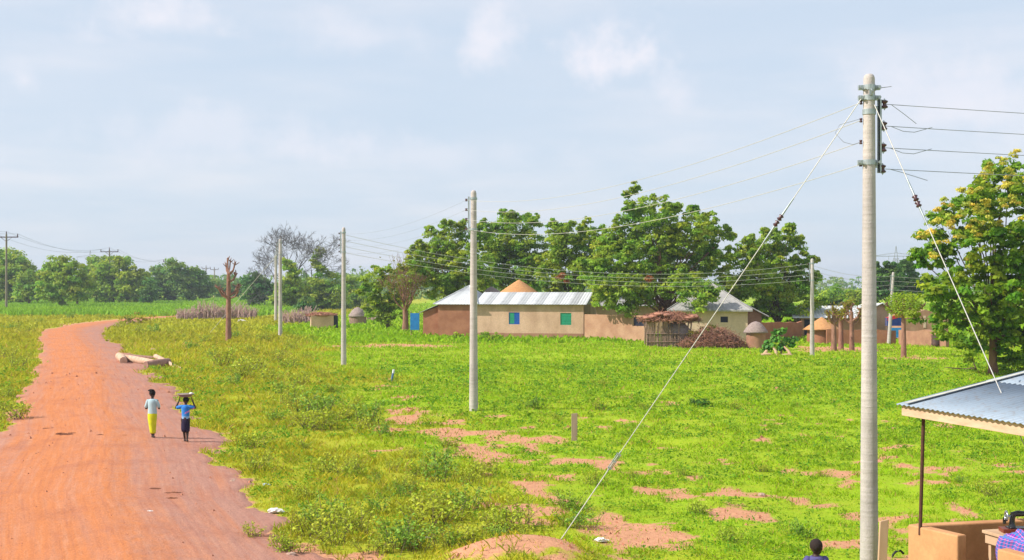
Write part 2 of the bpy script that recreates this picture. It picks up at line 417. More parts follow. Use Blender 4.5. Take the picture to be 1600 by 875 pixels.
dk = sstep(.50, .72, fbm(x/2.2, y/3.0, 95, 4))[:, None]*.4*rng.uniform(.2, 1, n_)[:, None]
dk2 = sstep(.55, .68, fbm(x/.5, y/.7, 97, 3))[:, None]*.38; dk = np.maximum(dk, dk2); col = col*(1-dk)+CD*dk; col *= rng.uniform(.75, 1.3, n_)[:, None]
dry = rng.uniform(0, 1, n_) < .06; col[dry] = (.50, .33, .10)
g = blades('grass', x, y, hg, wd, col); tag(g, kind='stuff')
x, y = sample(90000, 100, 330, 1.4, .5)
so, rin = soilmask(x, y); keep = (so < .5) & (rin < .3) & ~((y > 190+(fbm(x/9, y/9, 61)-.5)*26) & (x < -.155*y)); x, y = x[keep], y[keep]; n_ = len(x)
tn = tone(x, y)[:, None]
col = (CB*(1-tn)+CA*tn)*rng.uniform(.7, 1.2, n_)[:, None]*np.array([.9, .95, 1])
g = blades('tall_far_grass', x, y, rng.uniform(.15, .45, n_), rng.uniform(.15, .35, n_), col); tag(g, kind='stuff')
# young maize field at the far left
x = rng.uniform(-230, -38, 150000); y = 184*(440/184)**rng.uniform(0, 1, 150000); keep = (x < -.12*y) & (y > 192+(fbm(x/9, y/9, 61)-.5)*26); x, y = x[keep], y[keep]; n_ = len(x)
f_ = fbm(x/12, y/20, 99)[:, None]
col = np.array([.20, .42, .03])*(1-f_)+np.array([.30, .46, .03])*f_; col = col*rng.uniform(.75, 1.25, n_)[:, None]
g = blades('maize_crop', x, y, rng.uniform(.5, 1.1, n_), rng.uniform(.25, .5, n_), col); tag(g, kind='stuff')
# small broad-leaved ground cover between the grass
def leaves(C, Nn, size, asp=.55):
    """diamond leaves: centres C, normals Nn, sizes"""
    n_ = len(C); r_ = rng.normal(size=(n_, 3)); Nn = Nn/np.maximum(np.linalg.norm(Nn, axis=1, keepdims=True), 1e-9)
    U = np.cross(Nn, r_); U /= np.maximum(np.linalg.norm(U, axis=1, keepdims=True), 1e-9); Vv = np.cross(Nn, U)
    s_ = np.broadcast_to(np.asarray(size), (n_,))[:, None]
    return np.stack([C-U*s_*.5, C+Vv*s_*asp*.5-U*s_*.05, C+U*s_*.5-Nn*s_*.12, C-Vv*s_*asp*.5-U*s_*.05], 1)
x, y = sample(9000, 17, 75, 1.9); so, rin = soilmask(x, y); keep = (so < .6) & (rin < .2) & (fbm(x/2.5, y/3, 123, 3) > .42); x, y = x[keep], y[keep]
K = 13; x = np.repeat(x, K); y = np.repeat(y, K); n_ = len(x)
spread = np.repeat(rng.uniform(.06, .2, n_//K), K)*np.clip(y/35, .8, 2)
dx = rng.normal(0, 1, n_)*spread; dy = rng.normal(0, 1, n_)*spread
C = np.stack([x+dx, y+dy, height(x+dx, y+dy)+rng.uniform(.02, .14, n_)*np.clip(y/35, .8, 1.8)], 1)
tone_c = np.repeat(rng.uniform(0, 1, n_//K), K)[:, None]
col = (np.array([.11, .28, .02])*(1-tone_c)+np.array([.28, .40, .02])*tone_c)*rng.uniform(.7, 1.3, n_)[:, None]
g = mesh_arrays('ground_cover', leaves(C, rng.normal(0, .5, (n_, 3))+[0, 0, 1], rng.uniform(.04, .08, n_)*np.clip(y/28, .8, 2.4), .7), 4, m_grass, col); tag(g, kind='stuff')
# clods and pebbles on the bare earth and road
x, y = sample(30000, 15, 70, 2.0); so, rin = soilmask(x, y); keep = (so > .5) & ((rin < .5) | (rng.uniform(0, 1, len(x)) < .16)); x, y, rin = x[keep], y[keep], rin[keep]; n_ = len(x)
s_ = rng.uniform(.012, .035, n_)*np.clip(y/30, .8, 2)*(rng.uniform(0, 1, n_)**2*1.6+.5); a = rng.uniform(0, 6.28, n_)
z = height(x, y)+.02*(rin > .5)
P = [np.stack([x+np.cos(a+i*2.1)*s_, y+np.sin(a+i*2.1)*s_, z-.01], 1) for i in range(3)]; T_ = np.stack([x, y, z+s_*.9], 1)
Vv = np.concatenate([np.stack([P[i], P[(i+1) % 3], T_], 1) for i in range(3)], 0)
m_clod = mat('earth_clods', (.50, .21, .12), (.36, .15, .09), 30, .95)
g = mesh_arrays('earth_clods', Vv, 3, m_clod, np.ones((len(Vv), 3))); tag(g, kind='stuff')

# ------------------------------------------------------------------ trees
BARK = mat('bark_grey_brown', (.20, .135, .09), (.11, .075, .055), 7, .95, .03, stretch=(1, 1, .3))
BARKP = mat('bark_pinkish', (.32, .17, .12), (.20, .10, .07), 6, .95, .03, stretch=(1, 1, .35))
BARKG = mat('bark_pale_grey', (.13, .115, .115), (.09, .08, .085), 6, .95, .02, stretch=(1, 1, .3))
LEAF_N = leafmat('leaves_neem', (.22, .38, .035), (.37, .47, .04))
LEAF_B = leafmat('leaves_bright', (.25, .40, .03), (.36, .46, .03))
LEAF_D = leafmat('leaves_dark', (.08, .19, .04), (.12, .24, .04))
LEAF_Y = leafmat('leaves_yellowish', (.26, .29, .02), (.34, .29, .03))
LEAF_FAR = leafmat('leaves_far', (.15, .28, .05), (.23, .34, .04), scale=.05)
LEAF_T = leafmat('leaves_teak', (.17, .33, .02), (.29, .40, .022), scale=1.)
BLOSSOM = leafmat('blossom_yellow', (.66, .58, .09), (.50, .48, .06), .35, 2)
DRYLEAF = leafmat('dry_orange_leaves', (.42, .13, .025), (.30, .10, .03), .2, 2)

def crown_arrays(lobes, leaf, per_clump, clump_r, density, tall=1., droop=.0):
    """lobes: (centre, radius). returns leaf centres, normals, sizes, colours and clump centres"""
    cc = []
    for (c_, r_) in lobes:
        n_ = max(4, int(density*(r_/clump_r)**2))
        d_ = rng.normal(size=(n_, 3)); d_ /= np.linalg.norm(d_, axis=1, keepdims=True)
        rad = r_*(rng.uniform(.15, 1, n_)**.5)*rng.uniform(.85, 1.12, n_)
        p = np.array(c_)+d_*rad[:, None]*np.array([1, 1, tall]); cc.append(p)
    cc = np.concatenate(cc); nC_ = len(cc)
    cr_ = clump_r*rng.uniform(.55, 1.25, nC_)
    k_ = per_clump
    d_ = rng.normal(size=(nC_*k_, 3)); d_ /= np.linalg.norm(d_, axis=1, keepdims=True); 
    d_[:, 2] = np.where(d_[:, 2] < -.3, -d_[:, 2]*.6, d_[:, 2])
    rr = np.repeat(cr_, k_)*rng.uniform(.15, 1, nC_*k_)**.55
    C = np.repeat(cc, k_, 0)+d_*rr[:, None]*np.array([1, 1, .8]); C[:, 2] -= droop*rr*rng.uniform(0, 1, len(rr))
    Nn = d_+rng.normal(0, .55, d_.shape)+np.array([0, 0, .35])
    sz = leaf*rng.uniform(.6, 1.35, len(C))
    ct = np.repeat(rng.uniform(.78, 1.22, nC_), k_)[:, None]*rng.uniform(.8, 1.2, len(C))[:, None]
    warm = np.repeat(rng.uniform(-1, 1, nC_), k_)
    col = np.ones((len(C), 3))*ct; col[:, 0] *= 1+.28*warm; col[:, 1] *= 1+.05*warm
    return C, Nn, sz, col, cc
def trunk_mesh(mb, base, top, r0, targets, n=7, bend=.25):
    base = Vector(base); top = Vector(top); H = (top-base).length
    path = []; rads = []
    for i in range(6):
        f = i/5; p = base.lerp(top, f); path.append(p+Vector((math.sin(f*3+base.x)*bend*H*.08, math.cos(f*2.3+base.x)*bend*H*.08, 0))*(f*(1-f)*4)); rads.append(r0*(1.35 if i == 0 else 1-.45*f))
    mb.tube(path, rads, n)
    for tg in targets:
        tg = Vector(tg); f = random.uniform(.55, 1.); st = path[int(f*5)] if f < 1 else path[-1]
        mid = st.lerp(tg, .5)+Vector((random.uniform(-.1, .1), random.uniform(-.1, .1), .12))*(tg-st).length*.6
        rr = r0*random.uniform(.2, .36)
        mb.tube([st, st.lerp(mid, .5)+Vector((0,0,.02)), mid, mid.lerp(tg, .6), tg], [rr, rr*.85, rr*.65, rr*.4, rr*.15], 5, cap=False)
def tree(name, label, px, base_d, lobes_px, leaf=None, lm=None, clump=None, per=55, density=2.2, trunk_r=.25, group=None, bark=None, cat='tree', base_py=None, tall=1., trunk_top=None, depth_k=.55, cluster_tall=1., lean=0, ntar=9, extra=None, droop=0., grow=1.):
    d = base_d; ppm = 2000/d
    leaf = leaf or max(.2, .0024*d); clump = clump or max(.5, .0052*d)
    bx = (px-800)/2000*d; bz = hz(bx, d)-.1
    e = empty(name, (bx, d, bz), 0, label, cat, group)
    org = np.array([bx, d, bz]); lobes = []
    xs = [l_[0] for l_ in lobes_px]; half = max(1e-3, (max(xs)-min(xs))/2/ppm)
    for (lx, ly, lr, *dd) in lobes_px:
        c_ = np.array(W(lx, ly, d)); off = dd[0] if dd else rng.uniform(-1, 1)*half*depth_k
        c_[1] += off; lobes.append((c_-org, lr/ppm))
    C, Nn, sz, col, cc = crown_arrays([(a_, b_*grow) for a_, b_ in lobes], leaf, per, clump, density, tall, droop)
    if d < 200 and leaf != .27:
        tuf = []
        for (c_, r_) in lobes:
            for q_ in range(3):
                a_ = rng.uniform(.2, 2.94); dv_ = np.array([math.cos(a_), rng.uniform(-.6, .3), abs(math.sin(a_))]); dv_ /= np.linalg.norm(dv_)
                for f_ in (1.05, 1.28): tuf.append((c_+dv_*r_*f_, rng.uniform(.26, .42)))
        C2, N2, s2, k2_, _ = crown_arrays(tuf, leaf, 34, .3, 2.2)
        C = np.concatenate([C, C2]); Nn = np.concatenate([Nn, N2]); sz = np.concatenate([sz, s2]); col = np.concatenate([col, k2_])
    keep = C[:, 2] > .25
    mesh_arrays('crown', leaves(C[keep], Nn[keep], sz[keep], .6), 4, lm or LEAF_N, col[keep], e)
    mb = MB(); ctr = np.mean([l_[0] for l_ in lobes], 0); low = min(l_[0][2]-l_[1]*.5 for l_ in lobes)
    ttop = trunk_top if trunk_top is not None else max(.8, low+.3*(ctr[2]-low))
    tg = [cc[i] for i in rng.choice(len(cc), min(ntar, len(cc)), replace=False)]+[l_[0] for l_ in lobes]
    trunk_mesh(mb, (0, 0, -.1), (ctr[0]*.25+lean, ctr[1]*.25, ttop), trunk_r, tg)
    mb.build('trunk', bark or BARK, e)
    if extra: extra(e, lobes)
    return e

# village trees
tree('neem_tree', 'dense green tree behind the left end of the long zinc-roofed house', 700, 126,
     [(668,415,34),(700,385,34),(732,410,34),(650,430,22),(690,430,36),(720,440,30),(740,375,18),(676,372,13),(712,362,12),(652,392,10),(740,452,26),(690,455,22)], density=5.2)
tree('neem_tree', 'rounded green tree behind the orange thatched cone roof', 800, 136,
     [(780,385,36),(815,375,34),(845,400,26),(770,420,34),(805,425,36),(838,435,28),(790,350,15),(815,345,11),(835,352,9),(762,362,12),(858,412,12),(756,445,22),(800,455,25)], density=5.2)
def orange_bit(pxx, pyy, dd, rpx):
    def f(e, lobes):
        c_ = np.array(W(pxx, pyy, dd-1.2))-np.array(e.location)
        C, Nn, sz, col, cc = crown_arrays([(c_, rpx*dd/2000)], .3, 40, .35, 2.)
        mesh_arrays('dry_leaves', leaves(C, Nn, sz, .6), 4, DRYLEAF, col, e)
    return f
tree('neem_tree', 'green tree with one patch of dry orange leaves behind the long house', 890, 122,
     [(880,380,28),(905,390,28),(868,410,24),(895,430,30),(872,362,14),(925,365,16),(915,420,30),(860,440,20),(886,452,22)], density=5.0, extra=orange_bit(882, 437, 116, 10))
tree('neem_tree', 'tallest and widest spreading tree, its crown hanging over the long boundary wall', 1040, 110,
     [(1005,322,26),(1030,345,24),(985,345,18),(1020,375,40),(1070,365,36),(1100,385,30),(1125,375,15),(1090,340,14),(1050,335,10),(960,380,32),(935,385,22),(945,420,34),(975,430,40,-3),(940,455,28,-5.),(922,432,22,-4),(1035,440,26,-3),(1005,458,20,-4),(960,470,26,-5.5),(1000,455,30),
      (1010,410,40),(1060,410,36),(1092,412,30),(1120,408,22),(1068,452,22,-3),(1128,440,17),(1066,468,20,-8.8),(1062,455,20,-6),(1050,450,22,-4.5),(1080,462,12,-9),(985,475,18,-5),(1040,390,26)], density=5.0, trunk_r=.36, bark=BARKP, extra=orange_bit(1018, 436, 104, 5), trunk_top=4.6)
tree('neem_tree', 'bushy green tree behind the mud wall between the grey roofed houses', 1215, 112,
     [(1150,455,20),(1143,482,15),(1165,410,26),(1200,400,32),(1185,440,36),(1225,430,38),(1255,450,30),(1165,450,24),(1210,470,36),(1245,480,30),(1195,485,24),(1203,375,14),(1235,380,14),(1258,385,10),(1172,382,9),(1262,410,14),(1275,445,14),(1235,362,7)], density=5.0)
tree('leafy_tree', 'dark green low-branching tree beside the dead twiggy tree', 606, 133,
     [(585,440,16),(610,438,18),(628,455,16),(580,462,16),(606,470,24),(590,490,16),(622,488,16),(600,500,12)], lm=LEAF_B, density=4.6, trunk_r=.3)
# big teak-like tree at the right edge, yellow blossom on its shoots
def blossoms(e, lobes):
    pts = []
    for (px, py, r_) in ((1440,370,8),(1462,330,8),(1470,378,9),(1520,300,10),(1535,318,10),(1557,295,10),(1575,290,9),(1590,310,10),(1490,335,10),(1500,370,7),(1525,360,10),(1560,350,9),(1458,400,7),(1540,275,9),(1450,362,10),(1478,318,10),(1505,330,11),(1530,295,9),(1545,345,10),(1570,315,11),(1552,262,12),(1580,270,12),(1598,280,12),(1512,352,12),(1485,350,8),(1598,340,9),(1512,412,8),(1620,320,12),(1460,345,8),(1525,322,13),(1565,250,8),(1500,300,7),(1585,245,9),(1640,300,12),(1540,330,9)):
        pts.append((np.array(W(px, py, 64-3.2+random.uniform(-.5, 1.5)))-np.array(e.location), r_*64/2000*1.0))
    C, Nn, sz, col, cc = crown_arrays(pts, .11, 75, .2, 1.6)
    mesh_arrays('blossom', leaves(C, Nn, sz*.8, .8), 4, BLOSSOM, col, e)
tree('blossoming_tree', 'large broad-leaved tree with yellow blossom at the right edge of the field', 1552, 64,
     [(1575,300,45),(1530,330,42),(1610,310,50),(1490,360,36),(1470,400,34),(1470,450,38),(1480,500,36),(1500,540,26),(1540,390,60,-1.2),(1600,400,60,-1),(1530,460,60,-1.5),(1590,480,60,-1.2),(1640,440,60),(1550,525,42,-.5),(1600,545,36),(1478,338,13),(1515,308,14),(1560,270,20),(1590,262,18),(1452,365,10),(1500,318,10),(1446,400,8),(1444,455,9),(1446,500,8),(1650,360,50),(1645,520,45)],
     leaf=.27, lm=LEAF_T, clump=.42, per=44, density=3.7, trunk_r=.24, bark=BARKP, extra=blossoms, trunk_top=3.2)
# trees behind the right compounds
for (px, d, lob, lab) in (
    (1388, 175, [(1375,425,12),(1395,440,20),(1380,455,20),(1370,440,10),(1398,422,7)], 'dark distant tree just right of the near concrete pole'),
    (1422, 180, [(1412,425,12),(1425,440,18),(1410,455,18),(1432,458,14),(1418,415,6)], 'dark distant tree under the crossarm of the far lattice pylon'),
    (1300, 210, [(1290,468,14),(1310,462,14),(1330,466,14),(1345,470,12),(1280,475,12),(1320,476,16)], 'low distant tree clump above the white zinc roof')):
    tree('distant_tree', lab, px, d, lob, lm=LEAF_D if d < 200 else LEAF_N, density=9, per=60, trunk_r=.3)
# trees on the left, across the crop field
left = [
 (18, 300, [(5,415,30),(30,415,26),(10,440,30),(45,430,20),(60,440,18),(35,450,22)], LEAF_N, 'green tree at the left edge beside the first crossarm pole'),
 (97, 250, [(75,425,18),(95,415,20),(118,425,20),(85,445,22),(112,448,22),(130,440,12)], LEAF_N, 'round yellow-green tree with a short bare trunk in the crop field'),
 (45, 280, [(45,435,14),(55,450,14),(38,452,14),(48,460,8)], LEAF_N, 'small tree with a thin trunk left of the round crop field tree'),
 (176, 300, [(160,425,18),(185,415,20),(210,430,20),(170,450,22),(200,452,22),(225,445,12),(150,445,14)], LEAF_B, 'spreading light green tree behind the second crossarm pole'),
 (155, 330, [(150,412,14),(165,410,12),(140,425,12)], LEAF_N, 'tree top showing behind the spreading light green tree'),
 (230, 290, [(230,445,10),(232,457,11),(228,465,8)], LEAF_D, 'small dark round tree between the spreading tree and the third crossarm pole'),
 (120, 270, [(113,452,8),(125,460,10),(132,455,8)], LEAF_B, 'small pale bush tree beside the short bare trunk'),
 (270, 340, [(250,430,18),(275,425,20),(300,435,20),(262,448,20),(290,452,20),(318,448,14),(240,450,14)], LEAF_FAR, 'wide dark green tree behind the third crossarm pole'),
 (355, 400, [(330,448,12),(345,445,12),(365,450,12),(318,455,10)], LEAF_FAR, 'low distant tree behind the lopped bare trunk'),
 (398, 260, [(388,445,14),(402,437,12),(415,450,14),(395,458,14)], LEAF_D, 'dark green tree left of the twin concrete poles'),
 (450, 240, [(452,412,12),(458,424,9),(445,445,14),(462,452,16),(440,462,14),(470,470,14),(450,475,14)], LEAF_B, 'yellow-green tree under the grey bare tree'),
 (505, 250, [(497,395,7),(490,408,6),(502,415,8),(490,450,18),(510,440,18),(528,455,18),(500,470,20),(525,478,16),(488,478,14)], LEAF_N, 'round green tree behind the little mud shed'),
 (480, 230, [(476,476,12),(490,485,12),(465,484,10)], LEAF_D, 'low dark bush tree behind the dry stalk fence'),
 (548, 270, [(545,440,12),(556,455,14),(545,470,14),(562,472,12)], LEAF_N, 'green tree just right of the third concrete pole'),
 (575, 260, [(572,455,10),(580,470,10)], LEAF_B, 'pale green tree top left of the dark low-branching tree'),
]
for (px, d, lob, lm_, lab) in left:
    lob = [(a_, b_+5, c_) for a_, b_, c_ in lob]; tree('distant_tree', lab, px, d, lob, lm=lm_, density=8, per=60, grow=1.12, trunk_r=.32)
# far wood that closes the horizon
xs = np.linspace(-700, 700, 640); C_ = []
C1 = []; 
for xx in xs:
    yy = 620+120*math.sin(xx/170)+random.uniform(-40, 40); hh = 6.5+5*float(vnoise(xx/38, 2., 9))
    C1.append((np.array([xx, yy, hh*.55]), hh*.62))
C, Nn, sz, col, cc = crown_arrays(C1, 1.5, 10, 2.2, 2.2)
C[:, 2] = np.maximum(C[:, 2], .2)
g = mesh_arrays('far_wood', leaves(C, Nn, sz, .7), 4, LEAF_FAR, col); tag(g, kind='stuff')

C1 = [(np.array([xx, 455+random.uniform(-14, 14), 1.3]), random.uniform(1.8, 3.2)) for xx in np.linspace(-330, 330, 300)]
C, Nn, sz, col, cc = crown_arrays(C1, .9, 14, 1.2, 1.8); C[:, 2] = np.maximum(C[:, 2], .15)
g = mesh_arrays('far_scrub', leaves(C, Nn, sz, .7), 4, LEAF_FAR, col); tag(g, kind='stuff')
# bare trees
parent_big = True
def branches(mb, p, dirv, length, r, depth, spread=.6, up=.15, n=4, cols=(1,1,1)):
    segs = 3; path = [p]; d = dirv.normalized(); rad = [r]
    for i in range(segs):
        d = (d+Vector((random.gauss(0, .16), random.gauss(0, .16), random.gauss(0, .12)+up*.3))).normalized()
        path.append(path[-1]+d*length/segs); rad.append(r*(1-.45*(i+1)/segs))
    mb.tube(path, rad, n if depth < 3 else 5, cap=False)
    if depth == 0: return
    for k in range(random.choice((2, 3, 3))):
        nd = (d+Vector((random.gauss(0, spread), random.gauss(0, spread), random.gauss(0, spread*.6)+up))).normalized()
        branches(mb, path[-1 if k < 2 else 2], nd, length*random.uniform(.62, .85), max(rad[-1]*random.uniform(.62, .85), .026 if length > .6 and r > .015 and parent_big else .012), depth-1, spread, up, n)
random.seed(21)
e = empty('bare_tree', (W(470, 0, 250).x, 250, 0), 0, 'large leafless grey tree with fine twigs behind the concrete poles', 'tree')
mb = MB(); mb.tube([(0,0,-.2),(-.3,0,2.5),(-.5,0,4.5)], [.6,.45,.38], 8)
for dv, L in (((-1.3,.1,.5),4.3),((-.7,.3,1),4.6),((-.1,-.2,1.2),4.8),((.7,.2,.9),4.2),((-1.5,-.4,.2),4.2),((.3,0,1.2),4.4),((1.,0,.5),3.6),((-.4,-.5,1.1),4.4)):
    branches(mb, Vector((-.5,0,4.3)), Vector(dv), L, .26, 6, .55, .08)
mb.build('trunk', BARKG, e); e.scale = (.95, .95, .93); parent_big = False
random.seed(5)
e = empty('bare_tree', (W(633, 0, 125).x, 125, 0), 0, 'dead pinkish brown twiggy tree beside the blue sheet', 'tree')
mb = MB(); mb.tube([(0,0,-.2),(.05,0,1.2),(0,0,2.2)], [.36,.27,.24], 8)
for k in range(9):
    a = random.uniform(0, 6.28); branches(mb, Vector((0,0,2.)), Vector((math.cos(a)*.75, math.sin(a)*.75, random.uniform(.5, 1.3))), random.uniform(1.2, 1.7), .10, 4, .42, .16)
for k in range(7): branches(mb, Vector((0,0,2.)), Vector((random.uniform(-.25,.3), random.uniform(-.2,.2), 1)), random.uniform(2.0, 2.7), .07, 2, .16, .3)
mb.build('trunk', BARKP, e)
C = rng.normal(size=(900, 3))*[1.2, 1.2, .8]+[0.2, 0, 5.0]
mesh_arrays('dry_leaves', leaves(C, rng.normal(size=C.shape)+[0,0,.5], .22, .6), 4, LEAF_Y, np.ones_like(C)*.8, e)

def pollard(label, px, d, top_px, stubs, r0, leaves_m=None, leafn=0, lean_px=0, leafsz=.2, knob=.16, name='lopped_tree', crown_r=None, crown_z=None, seed=1):
    random.seed(seed); bx = (px-800)/2000*d; bz = hz(bx, d); e = empty(name, (bx, d, bz), 0, label, 'tree')
    H = CAMZ+(448-top_px)/2000*d-bz; mb = MB()
    lean = lean_px*d/2000
    mb.tube([(0,0,-.15),(lean*.2,0,H*.3),(lean*.6,0.05,H*.62),(lean,0,H*.8)], [r0*1.15, r0*.9, r0*.8, r0*.6], 8)
    tips = []
    for (x_, z0, z1, r_) in stubs:
        p0 = Vector((lean*.6 if z0 < .7 else lean*.9, 0, H*z0)); p1 = Vector((x_*H+lean, random.uniform(-.12, .12)*H, H*z1))
        mid = Vector(((p0.x+2*p1.x)/3, p1.y*.6, p0.z+(p1.z-p0.z)*.35))
        mb.tube([p0, mid, p1], [r0*r_, r0*r_*.85, r0*r_*.75], 6); 
        for q in range(5):
            dq = Vector((random.gauss(0, .6), random.gauss(0, .6), random.uniform(.2, 1))).normalized()*knob*random.uniform(.8, 1.8); st = p1.lerp(mid, random.uniform(0, .35))
            mb.tube([st, st+dq], [r0*r_*.6, r0*r_*.28], 5)
        tips.append(p1)
    mb.build('trunk', BARKP, e)
    if leafn:
        if crown_r:
            d_ = rng.normal(size=(leafn, 3)); d_ /= np.linalg.norm(d_, axis=1, keepdims=True); cz = (crown_z if crown_z else H*.8)
            C = np.array([lean, 0, cz])+d_*(rng.uniform(.1, 1, leafn)**.4)[:, None]*np.array(crown_r)
        else:
            ids = rng.integers(0, len(tips), leafn); C = np.array([tips[i] for i in ids])+rng.normal(0, .17, (leafn, 3)); 
        mesh_arrays('crown', leaves(C, rng.normal(0, .7, C.shape)+[0,0,.6], leafsz*rng.uniform(.6, 1.3, leafn), .5), 4, leaves_m, np.ones_like(C)*rng.uniform(.7, 1.25, leafn)[:, None], e)
    return e
pollard('bare lopped trunk with stubby reddish branches standing alone in the verge', 357, 103, 402,
        [(-.11,.52,.64,.42),(-.07,.5,.58,.4),(.10,.54,.68,.42),(.13,.54,.66,.36),(.07,.7,.80,.45),(.03,.7,.82,.4),(-.03,.75,.99,.42),(.06,.78,.94,.38),(-.05,.8,.9,.35),(-.12,.5,.62,.3),(.14,.5,.6,.3),(.0,.82,.97,.3)], .225, knob=.26, seed=3)
pollard('lopped trunk with leaf tufts nearest the short concrete pole', 1303, 88, 478, [(-.15,.6,.85,.6),(.0,.7,.95,.6),(.12,.62,.82,.6),(-.02,.5,.7,.5)], .20, LEAF_Y, 260, knob=.16, seed=4)
pollard('middle lopped trunk, the straightest of the three beside the dirt yard', 1314, 90, 474, [(-.12,.6,.86,.6),(.06,.7,.97,.6),(.15,.62,.8,.5)], .19, LEAF_Y, 60, knob=.2, seed=5)
pollard('lopped trunk with yellowish tufts, rightmost of the three beside the dirt yard', 1331, 89, 472, [(-.16,.55,.8,.6),(.0,.7,.97,.6),(.16,.6,.85,.6),(.2,.55,.7,.5),(-.08,.65,.92,.5)], .18, LEAF_Y, 380, knob=.18, seed=6)
pollard('small mop-headed tree with yellowish crown on a lopped trunk', 1412, 80, 460, [(-.3,.66,.86,.5),(.15,.7,.9,.6),(.0,.7,.95,.6),(.3,.7,.84,.5),(-.12,.7,.9,.5)], .17, LEAF_B, 1900, knob=.12, seed=7, crown_r=(1.2, 1.15, .85), crown_z=3.3, leafsz=.17)

# ------------------------------------------------------------------ materials of the built things
PLASTER = mat('plaster_beige', (.66, .44, .31), (.49, .31, .21), .9, .9, .02, fine=.22, stretch=(1, 1, .45), detail=8)
PLASTER2 = mat('plaster_pale', (.70, .52, .38), (.56, .40, .28), .9, .9, .02, fine=.2, stretch=(1, 1, .45), detail=8)
MUD = mat('mud_red_brown', (.38, .17, .10), (.29, .12, .07), 1.5, .95, .02, fine=.15)
MUD2 = mat('mud_wall_brown', (.40, .22, .14), (.30, .15, .10), 1.6, .95, .02, fine=.15)
BLOCK = mat('mud_plaster_wall', (.47, .28, .18), (.37, .20, .125), 1.2, .95, .02, fine=.2)
ZINC = mat('zinc_roof_sheets', (.60, .61, .62), (.50, .51, .53), 2, .65, 0, metal=.0, spec=.35, use_attr=True)
ZINCG = mat('aged_grey_zinc', (.37, .355, .34), (.29, .28, .27), 3, .85, 0, metal=0., spec=.2, use_attr=True)
THATCH_O = mat('thatch_orange', (.58, .30, .12), (.44, .21, .09), 5, .95, .04, stretch=(1, 1, 3), fine=.25)
THATCH_G = mat('thatch_grey', (.36, .28, .25), (.24, .18, .17), 6, .95, .04, stretch=(1, 1, 3), fine=.25)
THATCH_R = mat('thatch_red_brown', (.46, .22, .14), (.28, .12, .08), 5, .95, .05, fine=.3)
STICK = mat('weathered_sticks', (.30, .20, .15), (.20, .13, .10), 9, .95, .01)
STALK = mat('dry_stalks', (.58, .40, .36), (.42, .27, .25), 3, .95)
GREENP = mat('green_shutter_paint', (.02, .30, .17), (.02, .24, .14), 8, .5)
BLUEP = mat('blue_shutter_paint', (.01, .10, .42), (.01, .08, .35), 8, .5)
BLUES = mat('bright_blue_sheet', (.01, .18, .45), (.01, .13, .36), 4, .6)
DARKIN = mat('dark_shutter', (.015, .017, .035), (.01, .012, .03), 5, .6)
WOODP = mat('pale_sawn_wood', (.58, .40, .26), (.46, .29, .18), 4, .85, .004, stretch=(1, 1, .2))
CONC = smat('pole_concrete'); t = NT(CONC)
gp = t.n('ShaderNodeNewGeometry').outputs['Position']
n1_ = t.noise(3, 5, stretch=(1, 1, .35)); n2_ = t.noise(45, 4); sx_ = t.n('ShaderNodeSeparateXYZ'); t.put(sx_.inputs[0], gp)
n4_ = t.noise(1., 3, stretch=(.3, .3, 14))
cc_ = t.mix(t.ramp(n1_, .35, .65), (.53, .475, .45), (.40, .36, .345)); cc_ = t.mix(t.ramp(n2_, .5, .75, 0, .5), cc_, (.26, .235, .21)); cc_ = t.mix(t.ramp(n4_, .52, .62, 0, .35), cc_, (.32, .29, .26))
t.finish(cc_, .9, t.math('ADD', n2_, t.math('MULTIPLY', n4_, 2)), .006)
STEEL = mat('galvanised_steel', (.42, .47, .47), (.32, .36, .37), 12, .45, 0, metal=.5, spec=.5)
SPOOL = mat('brown_porcelain', (.075, .022, .028), (.05, .016, .02), 20, .3, 0, spec=.6)
WIRE = mat('aluminium_wire', (.34, .35, .38), (.29, .30, .33), 4, .5, 0, metal=.3)
WIREL = mat('light_stay_wire', (.62, .60, .56), (.5, .48, .45), 30, .5, 0, metal=.2)
WOODPOLE = mat('weathered_wood_pole', (.27, .23, .17), (.20, .165, .12), 3, .9, .01, stretch=(1, 1, .3))

# ------------------------------------------------------------------ houses
def wall_x(mb, x0, x1, z0, z1, y, th, holes=(), col=(1,1,1)):
    """wall along x with its face at y, thickness back; holes (xa, xb, za, zb)"""
    xs_ = sorted({x0, x1, *[h for q in holes for h in q[:2]]})
    for a, b in zip(xs_[:-1], xs_[1:]):
        hs = [q for q in holes if q[0] <= a+1e-6 and q[1] >= b-1e-6]
        if not hs: mb.box((a, y, z0), (b, y+th, z1), col)
        else:
            q = hs[0]; mb.box((a, y, z0), (b, y+th, q[2]), col); mb.box((a, y, q[3]), (b, y+th, z1), col)
def sheet_roof(mb, p0, p1, q0, q1, n, th=.03, rnd=.25, rib=3, dark=.5):
    """roof plane of n sheets between eave edge p0-p1 and ridge edge q0-q1, each sheet ribbed and with its own tone"""
    p0, p1, q0, q1 = map(Vector, (p0, p1, q0, q1)); nrm = (p1-p0).cross(q0-p0).normalized()
    if nrm.z < 0: nrm = -nrm
    for i in range(n):
        tonev = 1+random.uniform(-rnd, rnd*.4) if not (i % 2) else dark+random.uniform(0, .2)
        for j in range(rib*2):
            a = (i+j/(rib*2))/n; b = (i+(j+1)/(rib*2))/n; ha = th*(j % 2); hb = th*((j+1) % 2)
            P = [p0.lerp(p1, a)+nrm*ha, p0.lerp(p1, b)+nrm*hb, q0.lerp(q1, b)+nrm*hb, q0.lerp(q1, a)+nrm*ha]
            Q = [x_-nrm*.02 for x_ in P]
            mb.add(P+Q, [(0,1,2,3),(7,6,5,4),(0,4,5,1),(2,6,7,3)], (tonev, tonev, tonev))
